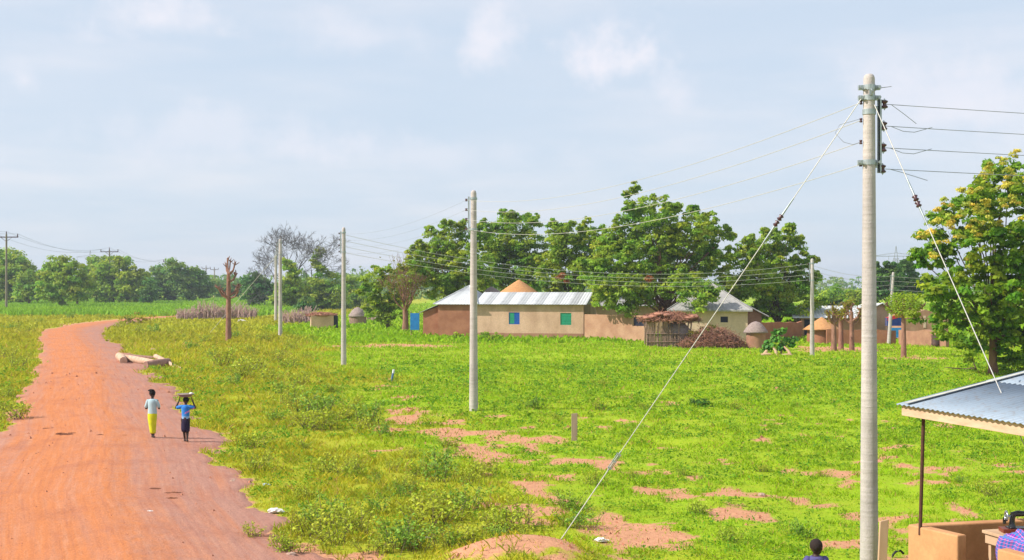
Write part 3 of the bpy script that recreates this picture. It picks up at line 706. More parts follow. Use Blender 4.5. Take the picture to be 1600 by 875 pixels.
def window(parent, xa, xb, za, zb, y, left_m, right_m):
    f = MB(); w_ = .05
    f.box((xa, y+.02, za), (xa+w_, y+.12, zb)); f.box((xb-w_, y+.02, za), (xb, y+.12, zb)); f.box((xa+w_, y+.02, za), (xb-w_, y+.12, za+w_)); f.box((xa+w_, y+.02, zb-w_), (xb-w_, y+.12, zb))
    fo = f.build('window', right_m, parent)
    xm = (xa+xb)/2
    for (a, b, mm) in ((xa+w_, xm-.005, left_m), (xm+.005, xb-w_, right_m)):
        s_ = MB(); s_.box((a, y+.05, za+w_), (b, y+.085, zb-w_))
        for kk in range(4): s_.box((a+.02, y+.035, za+w_+.06+kk*(zb-za-.2)/4), (b-.02, y+.052, za+w_+.10+kk*(zb-za-.2)/4))
        s_.build('shutter', mm, fo)
random.seed(11)
ang = math.atan2(-3, 12.15)
A = empty('long_house', (-6.1, 111, hz(-6.1, 111)), ang, 'long low beige house with patchwork zinc roof, one blue-green and one green shuttered window', 'house')
mb = MB(); wall_x(mb, 2.7, 12.5, -.2, 2.80, 0, .25, [(6.0, 6.95, 1.13, 2.15), (10.5, 11.45, 1.10, 2.12)])
mb.box((12.25, .252, -.2), (12.5, 6, 2.8)); mb.box((2.7, 5.75, -.2), (12.248, 6, 2.8)); mb.build('wall', PLASTER, A)
mb = MB(); mb.box((2.7, -.012, -.2), (12.5, -.002, .38)); mb.build('plinth', MUD2, A)
mb = MB(); mb.box((-.25, -.25, -.2), (2.69, 0, 2.80)); mb.box((-.25, .002, -.2), (0, 6, 2.8)); mb.box((.002, 5.75, -.2), (2.69, 6, 2.8)); mb.build('end_wall', MUD, A)
window(A, 6.0, 6.95, 1.13, 2.15, 0, GREENP, BLUEP); window(A, 10.5, 11.45, 1.10, 2.12, 0, GREENP, GREENP)
mb = MB(); sheet_roof(mb, (3.0, -.35, 2.83), (12.8, -.35, 2.83), (3.0, 3, 3.85), (12.8, 3, 3.85), 13, rnd=.05, dark=.58)
sheet_roof(mb, (3.0, 6.3, 2.83), (12.8, 6.3, 2.83), (3.0, 3, 3.85), (12.8, 3, 3.85), 13, rnd=.05, dark=.58)
mb.add([(12.45,0,2.8),(12.45,6,2.8),(12.45,3,3.8)], [(0,1,2)]); mb.build('roof', ZINC, A)
mb = MB(); ap = (1.7, 2.9, 4.42)
for (p, q) in (((-.6,-.55,2.82),(3.4,-.55,2.82)),((3.4,-.55,2.82),(3.4,6.3,2.82)),((3.4,6.3,2.82),(-.6,6.3,2.82)),((-.6,6.3,2.82),(-.6,-.55,2.82))):
    sheet_roof(mb, p, q, ap, tuple(Vector(ap)+(Vector(q)-Vector(p))*.001), 5, .025, rnd=.05, dark=.80)
mb.build('roof', ZINC, A)
mb = MB()
for (a_, b_) in (((-.6,-.55,2.86),ap),((3.4,-.55,2.86),ap)): mb.tube([a_, (ap[0], ap[1], ap[2]+.03)], .06, 5)
mb.build('ridge_cap', ZINC, A)
L_ = empty('lean_to_room', tuple(A.location), ang, 'small red mud lean-to room at the left end of the long house', 'shed')
mb = MB()
v = [(-1.95,.8,-.2),(-.27,.8,-.2),(-.27,.8,2.72),(-1.95,.8,2.12),(-1.95,3.6,-.2),(-.27,3.6,-.2),(-.27,3.6,2.72),(-1.95,3.6,2.12)]
mb.add(v, [(0,1,2,3),(5,4,7,6),(4,0,3,7),(1,5,6,2),(3,2,6,7)]); mb.build('wall', MUD, L_)
mb = MB(); sheet_roof(mb, (-2.25,.55,2.06), (-2.25,3.8,2.06), (-.62,.55,2.73), (-.62,3.8,2.73), 4, .025, .04, dark=.9); mb.build('roof', ZINC, L_)
bs = empty('blue_sheet', (W(648, 0, 114).x, 114, hz(-8.7, 114)), ang, 'bright blue upright sheet beside the lean-to room', 'sheet')
mb = MB(); mb.box((-.42, 0, .55), (.42, .03, 2.05)); mb.build('panel', BLUES, bs)
for x_ in (-.38, .38): mb = MB(); mb.tube([(x_,.07,-.1),(x_,.07,2.2)], .04, 5); mb.build('post', STICK, bs)
# boundary wall between the houses
p0 = Vector((6.1, 107.8)); p1 = Vector((10.9, 102.6)); dv = p1-p0; BW = empty('boundary_wall', (p0.x, p0.y, hz(p0.x, p0.y)), math.atan2(dv.y, dv.x), 'plain brown plastered wall continuing right from the long house', 'wall')
Lw = dv.length; mb = MB(); h0 = Lw*.78; wall_x(mb, 0, Lw, -.3, 2.1, 0, .2, [(h0, h0+1.3, 1.25, 1.95)])
mb.build('wall', BLOCK, BW)
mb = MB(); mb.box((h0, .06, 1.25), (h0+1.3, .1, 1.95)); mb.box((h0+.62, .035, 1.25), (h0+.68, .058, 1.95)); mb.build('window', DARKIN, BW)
# zinc house behind the big tree
Z = empty('zinc_roofed_house', (W(925, 0, 119).x, 119, 0), 0, 'zinc-roofed house mostly hidden behind the tallest tree', 'house')
mb = MB(); mb.box((0, 0, -.2), (10.5, 5, 2.6)); mb.build('wall', PLASTER, Z)
mb = MB(); sheet_roof(mb, (-.4,-.4,2.62),(10.9,-.4,2.62),(-.4,2.5,3.6),(10.9,2.5,3.6), 12, dark=.8, rnd=.05); sheet_roof(mb, (-.4,5.4,2.62),(10.9,5.4,2.62),(-.4,2.5,3.6),(10.9,2.5,3.6), 12, dark=.8, rnd=.05); mb.build('roof', ZINCG, Z)
# pyramid-roofed house
B = empty('pyramid_roofed_house', (W(1050, 0, 102).x, 102.0, hz(13, 96)), math.radians(-10), 'pale plastered house with grey pyramid roof behind the brush pile', 'house')
mb = MB(); wall_x(mb, 0, 5.6, -.2, 2.52, 0, .2, [(3.6, 4.15, 1.55, 2.0)])
mb.box((0, .202, -.2), (.2, 5.6, 2.52)); mb.box((5.4, .202, -.2), (5.6, 5.6, 2.52)); mb.box((.202, 5.4, -.2), (5.398, 5.6, 2.52)); mb.build('wall', PLASTER2, B)
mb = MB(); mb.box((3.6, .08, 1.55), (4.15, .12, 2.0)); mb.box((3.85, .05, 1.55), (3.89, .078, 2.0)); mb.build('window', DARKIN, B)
mb = MB(); ap = (2.8, 2.8, 4.62)
cs = [(-.35,-.4,2.5),(5.95,-.4,2.5),(5.95,6,2.5),(-.35,6,2.5)]
for i in range(4): sheet_roof(mb, cs[i], cs[(i+1) % 4], ap, tuple(Vector(ap)+(Vector(cs[(i+1) % 4])-Vector(cs[i]))*.001), 7, .02, .03, 3, .94)
mb.build('roof', ZINCG, B)
mb = MB()
for c_ in cs: mb.tube([Vector(c_)+Vector((0,0,.04)), Vector(ap)+Vector((0,0,.03))], .045, 5)
mb.build('ridge_cap', ZINCG, B)
mb = MB(); mb.box((-.35,-.42,2.40),(5.95,-.40,2.49)); mb.build('fascia', ZINCG, B)
B.scale = (1.06, 1.06, 1.03)
# gabled house behind it
Cc = empty('gabled_house', (W(1145, 0, 104).x, 104, 0), math.radians(-6), 'brown plastered gable house behind the pyramid-roofed house', 'house')
mb = MB(); z0, z1 = 2.2, 3.42
mb.add([(-2.3,0,-.2),(2.3,0,-.2),(2.3,0,z0),(0,0,z1),(-2.3,0,z0),(-2.3,5,-.2),(2.3,5,-.2),(2.3,5,z0),(0,5,z1),(-2.3,5,z0)], [(0,1,2,3,4),(6,5,9,8,7),(1,6,7,2),(5,0,4,9)]); mb.build('wall', BLOCK, Cc)
mb = MB()
for s_ in (-1, 1): sheet_roof(mb, (2.85*s_,-.35,z0-.25),(2.85*s_,5.3,z0-.25),(0,-.35,z1+.03),(0,5.3,z1+.03), 6, .02, .04, dark=.9)
for s_ in (-1, 1): mb.tube([(2.85*s_,-.37,z0-.22),(0,-.37,z1+.06)], .06, 4)
mb.build('roof', ZINCG, Cc)
# conical roofs showing above the long house
def round_hut(label, px, d, rad, wallh, roofh, ov, roofm, wallm, name='round_hut', jit=.05, cat='hut', dome=False):
    bx = (px-800)/2000*d; e = empty(name, (bx, d, hz(bx, d)), 0, label, cat)
    mb = MB(); mb.lathe([(rad*1.02,-.2),(rad,wallh*.5),(rad*.98,wallh)], 20, jit=.01); mb.build('wall', wallm, e)
    mb = MB(); pr = []
    N = 8
    for i in range(N+1):
        f = i/N; pr.append(((rad+ov)*((1-f)**.92 if not dome else math.sqrt(max(0, 1-f**1.6))*(1-.25*f)), wallh-.12+roofh*f)); 
    mb.lathe([(rad*.6, wallh-.08)]+pr, 28, jit=jit)
    mb.build('roof', roofm, e); return e
round_hut('mud hut with fresh orange thatched cone roof behind the long house', 811, 122, 2.5, 3.0, 2.2, .6, THATCH_O, MUD)
round_hut('mud hut with old grey-brown cone roof behind the long house', 768, 129, 2.3, 2.9, 1.7, .4, THATCH_G, MUD)
round_hut('small granary with grey thatch cap beside the pyramid-roofed house', 1181, 93, .70, 1.2, .85, .2, THATCH_G, MUD2, name='granary', cat='granary', dome=True)
round_hut('mud hut with brown cone roof in the right compound', 1284, 101, 1.15, 1.15, 1.0, .35, THATCH_O, MUD)
round_hut('low grey straw hut on a pale base beside the dead twiggy tree', 559, 150, 1.0, 1.0, 1.15, .12, THATCH_G, STICK, name='straw_hut', jit=.14, dome=True)
# right compound
def fence_wall(label, pxa, da, pxb, db, h_, m_, th=.25, wav=.08, name='mud_wall'):
    a_ = Vector(((pxa-800)/2000*da, da)); b_ = Vector(((pxb-800)/2000*db, db)); dv = b_-a_; Lw = dv.length
    n_ = max(4, int(Lw/.6)); mb = MB(); v = []; f = []
    for i in range(n_+1):
        x_ = Lw*i/n_; zt = h_+random.uniform(-wav, wav)
        v += [(x_, 0, -.3), (x_, 0, zt), (x_, th, zt), (x_, th, -.3)]
    for i in range(n_):
        for k in range(3): f.append((i*4+k, (i+1)*4+k, (i+1)*4+k+1, i*4+k+1))
    f += [(0,1,2,3), (n_*4+3, n_*4+2, n_*4+1, n_*4)]
    mb.add(v, f); o = mb.build(name, m_); o.location = (a_.x, a_.y, hz(a_.x, a_.y)); o.rotation_euler = (0, 0, math.atan2(dv.y, dv.x)); tag(o, label, 'wall'); return o
fence_wall('red mud wall between the granary and the dark doorway', 1188, 101, 1254, 104, 1.55, MUD)
fence_wall('low red-brown mud wall behind the three lopped trunks', 1292, 99, 1400, 99, 1.15, MUD)
fence_wall('rough low grey-brown wall behind the mop-headed tree', 1404, 98, 1478, 92, 1.2, MUD2, wav=.14)
R1 = empty('zinc_roofed_house', (W(1240, 0, 110).x, 110, 0), math.radians(-4), 'low house with pale zinc roof and dark doorway in the right compound', 'house')
mb = MB(); wall_x(mb, .6, 6.4, -.2, 1.85, 0, .2, [(.9, 1.7, .0, 1.6)]); mb.box((.6, .202, -.2), (.8, 4, 1.85)); mb.box((6.2, .202, -.2), (6.4, 4, 1.85)); mb.build('wall', MUD2, R1)
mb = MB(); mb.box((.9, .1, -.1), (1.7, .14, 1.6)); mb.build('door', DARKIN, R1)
mb = MB(); sheet_roof(mb, (-.1,-.4,1.72),(6.7,-.4,1.72),(-.1,2.4,2.72),(6.7,2.4,2.72), 8, dark=.86, rnd=.05); sheet_roof(mb, (-.1,5,1.72),(6.7,5,1.72),(-.1,2.4,2.72),(6.7,2.4,2.72), 8, dark=.86, rnd=.05); mb.build('roof', ZINC, R1)
R2 = empty('zinc_roofed_house', (W(1372, 0, 112).x, 112, 0), 0, 'beige house with white zinc roof right behind the near concrete pole', 'house')
mb = MB(); mb.add([(-1.7,0,-.2),(2.,0,-.2),(2.,0,1.7),(.3,0,2.9),(-1.7,0,2.0),(-1.7,5,-.2),(2.,5,-.2),(2.,5,1.7),(.3,5,2.9),(-1.7,5,2.0)], [(0,1,2,3,4),(6,5,9,8,7),(1,6,7,2),(5,0,4,9)]); mb.build('wall', PLASTER, R2)
mb = MB(); sheet_roof(mb, (2.4,-.3,1.5),(2.4,5.3,1.5),(.3,-.3,2.95),(.3,5.3,2.95), 6, .02, .04, dark=.93); sheet_roof(mb, (-2.2,-.3,1.85),(-2.2,5.3,1.85),(.3,-.3,2.95),(.3,5.3,2.95), 6, .02, .04, dark=.93)
mb.tube([(2.4,-.33,1.5),(.3,-.33,2.97)], .07, 4); mb.tube([(-2.2,-.33,1.85),(.3,-.33,2.97)], .07, 4); mb.build('roof', ZINC, R2)
aw = empty('awning', (W(1402, 0, 103).x, 103, 0), 0, 'dark blue awning with a red edge over a light blue panel behind the mop-headed tree', 'awning')
REDC = mat('red_cloth', (.55, .03, .04), None, 8, .8); NAVY = mat('navy_cloth', (.02, .05, .22), None, 5, .8); LBLUE = mat('light_blue_panel', (.03, .26, .62), None, 5, .6)
mb = MB(); mb.box((-.8, 0, 1.25), (.55, .6, 1.9)); mb.build('canopy', NAVY, aw); mb = MB(); mb.add([(-.8,-.01,1.9),(.62,-.01,2.3),(.62,-.01,2.05),(-.8,-.01,1.65)], [(0,3,2,1)]); mb.add([(-.8,.6,1.9),(.62,.6,2.3),(.62,-.01,2.3),(-.8,-.01,1.9)], [(0,3,2,1)]); mb.build('cloth_edge', REDC, aw)
mb = MB(); mb.box((-.75, -.05, .3), (.35, 0, 1.1)); mb.build('panel', LBLUE, aw)
for x_ in (-.78, .52): mb = MB(); mb.tube([(x_,.3,-.2),(x_,.3,1.9)], .04, 5); mb.build('post', STICK, aw)
R3 = empty('mud_house', (W(1440, 0, 106).x, 106, 0), 0, 'tan mud house half hidden by the blossoming tree', 'house')
mb = MB(); mb.add([(-1.6,0,-.2),(2.2,0,-.2),(2.2,0,2.0),(.3,0,2.5),(-1.6,0,1.9),(-1.6,4,-.2),(2.2,4,-.2),(2.2,4,2.0),(.3,4,2.5),(-1.6,4,1.9)], [(0,1,2,3,4),(6,5,9,8,7),(1,6,7,2),(5,0,4,9),(4,3,8,9),(3,2,7,8)]); mb.build('wall', BLOCK, R3)
mb = MB(); mb.box((.15,-.03,1.0),(.35,-.003,2.0)); mb.build('vent_pipe', PLASTER2, R3)
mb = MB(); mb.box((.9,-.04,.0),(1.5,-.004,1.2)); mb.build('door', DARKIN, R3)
# dark drum
e = empty('oil_drum', (W(1462, 0, 93).x, 93, hz(31, 93)), 0, 'dark oil drum at the right end of the rough wall', 'drum')
mb = MB(); mb.lathe([(0,0),(.3,0),(.31,.3),(.29,.31),(.3,.6),(.29,.61),(.3,.88),(.27,.9),(0,.88)], 16); mb.build('drum', mat('dark_rusty_metal', (.04,.03,.03), (.09,.04,.025), 6, .7), e)
# mud shed by the stalk fence
e = empty('mud_shed', (W(505, 0, 135).x, 135, hz(-20, 135)), math.radians(12), 'little flat-roofed mud shed with straw on top beside the stalk fence', 'shed')
mb = MB(); mb.box((-1.25, 0, -.2), (1.1, 2, 1.35)); mb.build('wall', PLASTER, e)
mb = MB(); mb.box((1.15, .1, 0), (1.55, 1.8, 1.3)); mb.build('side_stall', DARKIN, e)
def straw_pile(mb, c_, rx, ry, rzz, n_, L=.5, flat=.4, r_=.02):
    for i in range(n_):
        a = random.uniform(0, 6.28); q = math.sqrt(random.random()); p = Vector((c_[0]+math.cos(a)*q*rx, c_[1]+math.sin(a)*q*ry, c_[2]+random.uniform(0, 1)*rzz*(1-q*q*.8)))
        d = Vector((random.gauss(0, 1), random.gauss(0, 1), random.gauss(0, flat))).normalized()*L*random.uniform(.4, 1)
        mb.tube([p-d*.5, p+Vector((0,0,.03)), p+d*.5], r_, 3, cap=False)
mb = MB(); mb.ball((-.1, 1, 1.35), 1, 2, (1.6, 1.2, .22), .25); straw_pile(mb, (-.1, 1, 1.38), 1.7, 1.2, .3, 220, .7, .25, .03); mb.build('straw_roof', THATCH_R, e)
# rack shelter of sticks and straw
random.seed(31)
sh = empty('straw_shelter', (W(1047, 0, 94).x, 94, hz(12, 94)), 0, 'stick and straw shelter with ragged red-brown thatch under the tallest tree', 'shelter')
for (x_, y_) in ((-1.7,-.4),(-.9,-.5),(-.2,-.5),(.6,-.5),(1.5,-.4),(-1.7,1.5),(0,1.5),(1.5,1.5)):
    mb = MB(); mb.tube([(x_,y_,-.2),(x_+random.uniform(-.08,.08),y_,1.1),(x_+random.uniform(-.1,.1),y_,2.05)], [.07,.06,.05], 6)
    mb.build('post', STICK, sh)
mb = MB()
for i in range(95):
    x_ = -1.78+i*.038; z1 = random.uniform(.9, 1.75) if x_ < .1 else random.uniform(.6, 1.1)
    mb.tube([(x_, -.55+random.uniform(-.04,.04), -.1), (x_+random.uniform(-.06,.06), -.55, z1)], random.uniform(.016,.034), 3)
for z_ in (.35, .95): mb.tube([(-1.8,-.6,z_),(0,-.58,z_+.02),(1.9,-.6,z_-.03)], .03, 4)
mb.build('wattle_wall', STICK, sh)
mb = MB(); mb.lathe([(.95,-.1),(1.0,.8),(.95,1.25),(.55,1.7),(0,1.85)], 18, (.6, .6, 0), jit=.1); straw_pile(mb, (.6,.2,.2), 1., .7, 1.3, 260, .6, .6, .018); mb.build('straw_bin', THATCH_G, sh)
mb = MB(); mb.box((-1.65,.6,0),(-1.0,.65,1.9)); mb.build('mud_panel', PLASTER, sh); mb = MB(); mb.box((-.5,-.3,.9),(-.25,-.25,1.9)); mb.build('mud_panel', PLASTER, sh)
mb = MB()
for q in range(9): mb.ball((-1.6+q*.42, .4+random.uniform(-.3,.3), 2.1+.12*math.sin(q*.9)+(.15 if q in (2,3,4) else 0)), 1, 1, (.5, 1.1, .17), .35)
straw_pile(mb, (0, .4, 1.85), 2.3, 1.35, .75, 1100, .7, .45, .02); mb.build('thatch', THATCH_R, sh)
# brush pile
e = empty('brush_pile', (W(1112, 0, 93).x, 93, hz(14.5, 93)), 0, 'heap of dead brown brushwood with vines, in front of the pyramid-roofed house', 'brush pile')
mb = MB(); straw_pile(mb, (.1, 0, 0), 2.35, 1.2, 1.6, 2200, .9, .5, .014); mb.build('brushwood', mat('dead_brush', (.40,.19,.12), (.24,.12,.09), 2, .95), e)
C, Nn, sz, col, cc = crown_arrays([((-.5, 0, 1.25), .5), ((.2, .1, 1.45), .4), ((-1.2, -.1, .85), .45), ((-1.7, -.2, .4), .3)], .15, 30, .3, 3.)
mesh_arrays('vine_leaves', leaves(C, Nn, sz), 4, LEAF_Y, col*.6, e)
C, Nn, sz, col, cc = crown_arrays([((.1, -.3, .35), .6), ((.9, -.2, .45), .65), ((1.4, 0, .4), .5), ((-.5, -.3, .3), .5)], .14, 40, .3, 3.)
C[:, 2] = np.abs(C[:, 2]); mesh_arrays('dead_leaves', leaves(C, Nn, sz), 4, leafmat('dead_brown_leaves', (.38,.15,.08), (.2,.11,.08), .1, 1.), col, e)
# leafy shrub with pale stumps
e = empty('broad_leaved_shrub', (W(1218, 0, 82).x, 82, hz(17, 82)), 0, 'bright broad-leaved shrub growing over pale stumps beside the short pole', 'shrub')
C, Nn, sz, col, cc = crown_arrays([((0,.2,1.1), .65), ((-.3,.1,.7), .6), ((.5,0,.7), .55), ((-.9,0,.4), .35), ((.9,.1,.75), .3), ((.1,0,1.5), .3)], .24, 16, .32, 2.6)
C[:, 2] = np.maximum(C[:, 2], .05); mesh_arrays('foliage', leaves(C, Nn, sz, .8), 4, leafmat('leaves_shrub', (.07,.22,.03), (.12,.27,.03), .3, 2.), col, e)
mb = MB()
for (a_, b_, r_) in (((-1.1,-.5,.0),(-.9,-.4,.35),.16),((-.3,-.6,0),(-.5,-.4,.55),.12),((.6,-.7,-.05),(.2,-.4,.6),.11),((.0,-.7,.05),(.7,-.8,.05),.1),((-1.3,-.6,.05),(-.6,-.7,.1),.12),((.1,0,0),(.1,.1,1.2),.08)): mb.tube([a_, Vector(a_).lerp(Vector(b_), .5)+Vector((.05,0,.05)), b_], [r_, r_*.8, r_*.5], 6)
mb.build('stump', WOODP, e)
# shrubs at the foot of the long house
def small_shrub(label, px, d, rad, leaf, lm_, n_=60, name='shrub', hk=.8, group=None):
    bx = (px-800)/2000*d; e = empty(name, (bx, d, hz(bx, d)), 0, label, 'shrub', group)
    C, Nn, sz, col, cc = crown_arrays([((0,0,rad*hk*.6), rad*.75), ((rad*.6,0,rad*.4), rad*.5), ((-rad*.6,0,rad*.4), rad*.5)], leaf, 16, rad*.3, 2.4)
    C[:, 2] = np.abs(C[:, 2])*hk; mesh_arrays('foliage', leaves(C, Nn, sz), 4, lm_, col, e)
    mb = MB()
    for k_ in range(6): mb.tube([(0,0,-.03), tuple(cc[k_*3 % len(cc)]*[1,1,.8])], [rad*.03, rad*.012], 4, cap=False)
    mb.build('stem', BARK, e); return e
small_shrub('green shrub against the foot of the long house just right of the second pole', 765, 104, .95, .2, LEAF_B)
small_shrub('green shrub against the red end wall of the long house', 716, 106, .6, .2, LEAF_B)
small_shrub('dark round bush alone in the open field', 1097, 46.5, .38, .10, LEAF_D)
small_shrub('bright green bush at the foot of the blossoming tree', 1582, 66, .8, .2, LEAF_B)
small_shrub('olive bush inside the bend of the road', 207, 150, 1.8, .3, LEAF_Y, hk=.7)
# dry stalk fences
def stalk_fence(label, pxa, pxb, d, h_, n_):
    random.seed(int(pxa)); xa = (pxa-800)/2000*d; xb = (pxb-800)/2000*d; e = MB()
    for i in range(n_):
        x_ = random.uniform(xa, xb); y_ = d+random.gauss(0, .5)+4*math.sin((x_-xa)*.12); hh = h_*random.uniform(.3, 1.15)*(.35+1.1*float(vnoise(x_/2.2, 0., 5)))
        e.tube([(x_, y_, 0), (x_+random.gauss(0, .1), y_+random.gauss(0, .1), hh*.6), (x_+random.gauss(0, .25), y_+random.gauss(0, .2), hh)], [.05, .045, .02], 3, cap=False)
    o = e.build('stalk_fence', STALK); tag(o, label, 'fence')
stalk_fence('pinkish dry millet stalk fence across the road bend', 277, 392, 172, 1.9, 700)
stalk_fence('short dry stalk fence beside the little mud shed', 440, 488, 152, 1.4, 260)
stalk_fence('thin dry stalk fence behind the low grey straw hut', 565, 600, 165, 1.3, 90)

# ------------------------------------------------------------------ concrete poles and wires
poleobj = {}
def concrete_pole(label, px, d, top_py, r0, r1, rack='left', lean=0., base_z=None, ins=True, rack_dirs=None):
    bx = (px-800)/2000*d; bz = hz(bx, d); H = CAMZ+(448-top_py)/2000*d-bz
    e = empty('utility_pole', (bx, d, bz), 0, label, 'utility pole'); mb = MB()
    prof = [(r0, -.3)]+[(r0+(r1-r0)*f, H*f) for f in (0.0, .25, .5, .75, .985)]+[(r1*.8, H*.995), (r1*.35, H), (0, H)]
    mb.lathe(prof, 20); mb.build('shaft', CONC, e)
    s_ = {'left': -1, 'right': 1}[rack]
    mb = MB(); zs = [H-.35-.34*k_ for k_ in range(4)]
    xr = s_*(r1+.045); mb.box((min(xr, xr+s_*.05), -.035, zs[-1]-.12), (max(xr, xr+s_*.05), .035, zs[0]+.12)); mb.build('rack', STEEL, e)
    for z_ in (zs[0]+.05, zs[-1]-.02):
        mb = MB(); mb.lathe([(r1+.004, z_-.04),(r1+.03, z_-.04),(r1+.03, z_+.04),(r1+.004, z_+.04)], 16, smooth=False)
        mb.build('clamp_band', STEEL, e)
    for z_ in zs:
        mb = MB(); xc = xr+s_*.11
        mb.lathe([(0,-.045),(.045,-.045),(.048,-.02),(.025,0),(.048,.02),(.045,.045),(0,.045)], 10, (xc, 0, z_)); mb.build('insulator', SPOOL, e)
    pts = [Vector((bx+xr+s_*.11, d, bz+z_)) for z_ in zs]
    e.rotation_euler = (0, math.atan(lean), 0)
    if lean: pts = [Vector((p.x+lean*(p.z-bz), p.y, p.z)) for p in pts]
    return e, pts
P2, W2 = concrete_pole('round concrete pole standing mid-field in front of the long house', 740, 45.1, 297, .155, .10)
P3, W3 = concrete_pole('round concrete pole with side rack left of the mid-field pole', 537, 72, 355, .155, .10)
P4, W4 = concrete_pole('front one of the two concrete poles close together near the bare trees', 438, 111, 373, .18, .13)
P5, W5 = concrete_pole('rear one of the two concrete poles close together near the bare trees', 431, 158, 399, .2, .15)
R1p, WR1 = concrete_pole('short concrete pole beside the three lopped trunks', 1269, 82, 404, .15, .10)
R2p, WR2 = concrete_pole('slightly leaning concrete pole beside the blue awning', 1388.5, 99, 425, .15, .10, lean=.065)

# the near pole, in full detail
D1 = 19.8; PX = (1358-800)/2000*D1; PZ = hz(PX, D1)
def zpx(py): return CAMZ+(448-py)/2000*D1-PZ
N1 = empty('utility_pole', (PX, D1, PZ), 0, 'nearest concrete pole with stay wires, steel bands and brown insulators', 'utility pole')
H = zpx(115); mb = MB(); prof = [(.140, -.4)]+[(.140+(.086-.140)*f, H*f) for f in np.linspace(0, .989, 12)]+[(.083, H-.06), (.072, H-.03), (.048, H-.008), (0, H)]
mb.lathe(prof, 32); mb.build('shaft', CONC, N1)
def rad1(z): return .140-.054*z/H
for (py, ext) in ((137, 1), (153, 1), (175, 0), (254, 1)):
    z_ = zpx(py); r_ = rad1(z_); mb = MB(); mb.lathe([(r_+.001, z_-.04),(r_+.012, z_-.04),(r_+.012, z_+.04),(r_+.001, z_+.04)], 28, smooth=False)
    if ext:
        for s_ in (-1, 1):
            mb.box((s_*(r_+.045)-.035, -.03, z_-.035), (s_*(r_+.045)+.035, .03, z_+.035)); mb.tube([(s_*(r_+.05), -.09, z_), (s_*(r_+.05), .09, z_)], .014, 8); mb.tube([(s_*(r_+.05), -.1, z_), (s_*(r_+.05), -.075, z_)], .026, 6)
    mb.build('clamp_band', STEEL, N1)
mb = MB(); mb.box((-.03,-.13,zpx(150)), (.03,-.105,zpx(133))); mb.tube([(0,-.12,zpx(150)),(0,-.2,zpx(146)),(0,-.12,zpx(140))], .012, 6); mb.build('eye_plate', STEEL, N1)
xr = .155
mb = MB(); mb.box((xr-.022, -.04, zpx(270)), (xr+.0, .04, zpx(156))); mb.box((xr-.022, -.04, zpx(270)), (xr+.03, -.032, zpx(156))); mb.box((xr-.022, .032, zpx(270)), (xr+.03, .04, zpx(156)))
mb.box((.09, -.02, zpx(262)), (xr-.024, .02, zpx(256))); mb.box((.08, -.02, zpx(172)), (xr-.024, .02, zpx(166))); mb.build('rack', STEEL, N1)
ins1 = []
for k_, (py, xx) in enumerate(((163, 1382), (197, 1381), (231, 1380), (264, 1379))):
    xc = (xx-1358)/2000*D1; z_ = zpx(py); mb = MB()
    mb.lathe([(0,-.058),(.04,-.058),(.052,-.05),(.053,-.035),(.03,-.012),(.028,.012),(.053,.035),(.052,.05),(.04,.058),(0,.058)], 16, (xc, 0, z_))
    mb.build('insulator', SPOOL, N1)
    mb = MB(); mb.box((xr+.031, -.022, z_+.061), (xc+.02, .022, z_+.069)); mb.box((xr+.031, -.022, z_-.069), (xc+.02, .022, z_-.061)); mb.tube([(xc,0,z_-.09),(xc,0,z_+.09)], .008, 6); mb.build('insulator_bracket', STEEL, N1)
    ins1.append(Vector((PX+xc+.03, D1, PZ+z_)))
insL = []
for py in (160, 188, 222, 257):
    z_ = zpx(py); xc = -(rad1(z_)+.035); mb = MB(); mb.lathe([(0,-.032),(.022,-.032),(.024,-.015),(.013,0),(.024,.015),(.022,.032),(0,.032)], 12, (xc, 0, z_)); mb.build('insulator', SPOOL, N1)
    insL.append(Vector((PX+xc, D1, PZ+z_)))

order4 = ['topmost', 'second highest', 'third highest', 'lowest']
def span(a_, b_, sag, r_, label, m_=None, group=None, n_=22):
    mb = MB(); pts = []
    for i in range(n_+1):
        f = i/n_; p = a_.lerp(b_, f); p.z -= 4*sag*f*(1-f); pts.append(p)
    mb.tube(pts, r_, 5, cap=False); o = mb.build('power_line', m_ or WIRE); tag(o, label, 'cable', group); return o
for k_ in range(4):
    o = span(ins1[k_], Vector((46, 31, 7.6-.33*k_)), .32, .0055, f'{order4[k_]} of four wires running right from the nearest pole', n_=40)
    q = ins1[k_]; mb = MB()
    dirv = (Vector((46, 31, 7.6-.33*k_))-q).normalized()
    if k_ in (0, 3): path = [q+dirv*.08, q+dirv*.3+Vector((0,-.01,-.05 if k_ else -.14)), q+dirv*(.52 if k_ == 0 else .75)+Vector((0,-.02,-.29 if k_ == 0 else -.17))]
    else: path = [q+dirv*.08, q+dirv*.3+Vector((0,-.01,-.075)), q+dirv*.5+Vector((0,-.01,-.085)), q+dirv*.82+Vector((0,-.005,.0))]
    mb.tube(path, .005, 5); mb.build('wire_tail', WIRE, o)
    span(insL[k_], W2[k_], .55, .0055, f'{order4[k_]} of four wires between the nearest pole and the mid-field pole', WIREL, n_=40)
    span(W2[k_], W3[k_], .4, .0035, f'{order4[k_]} of four thin wires between the mid-field pole and the pole left of it')
    span(W3[k_], W4[k_], .45, .0045, f'{order4[k_]} of four thin wires running left from the side-rack pole to the paired poles')
    span(W3[k_], WR1[k_], 1.35-.1*k_, .011, f'{order4[k_]} of four wires crossing in front of the village trees', WIREL, n_=30)
    span(WR1[k_], WR2[k_], .3, .011, f'{order4[k_]} of four wires between the short pole and the leaning pole', WIREL)
    span(WR2[k_], Vector((58, 108, 5.8-.3*k_)), .6, .011, f'{order4[k_]} of four wires running right from the leaning pole', WIREL)
    span(W4[k_], W5[k_], .3, .012, f'{order4[k_]} of four short wires between the two paired concrete poles')
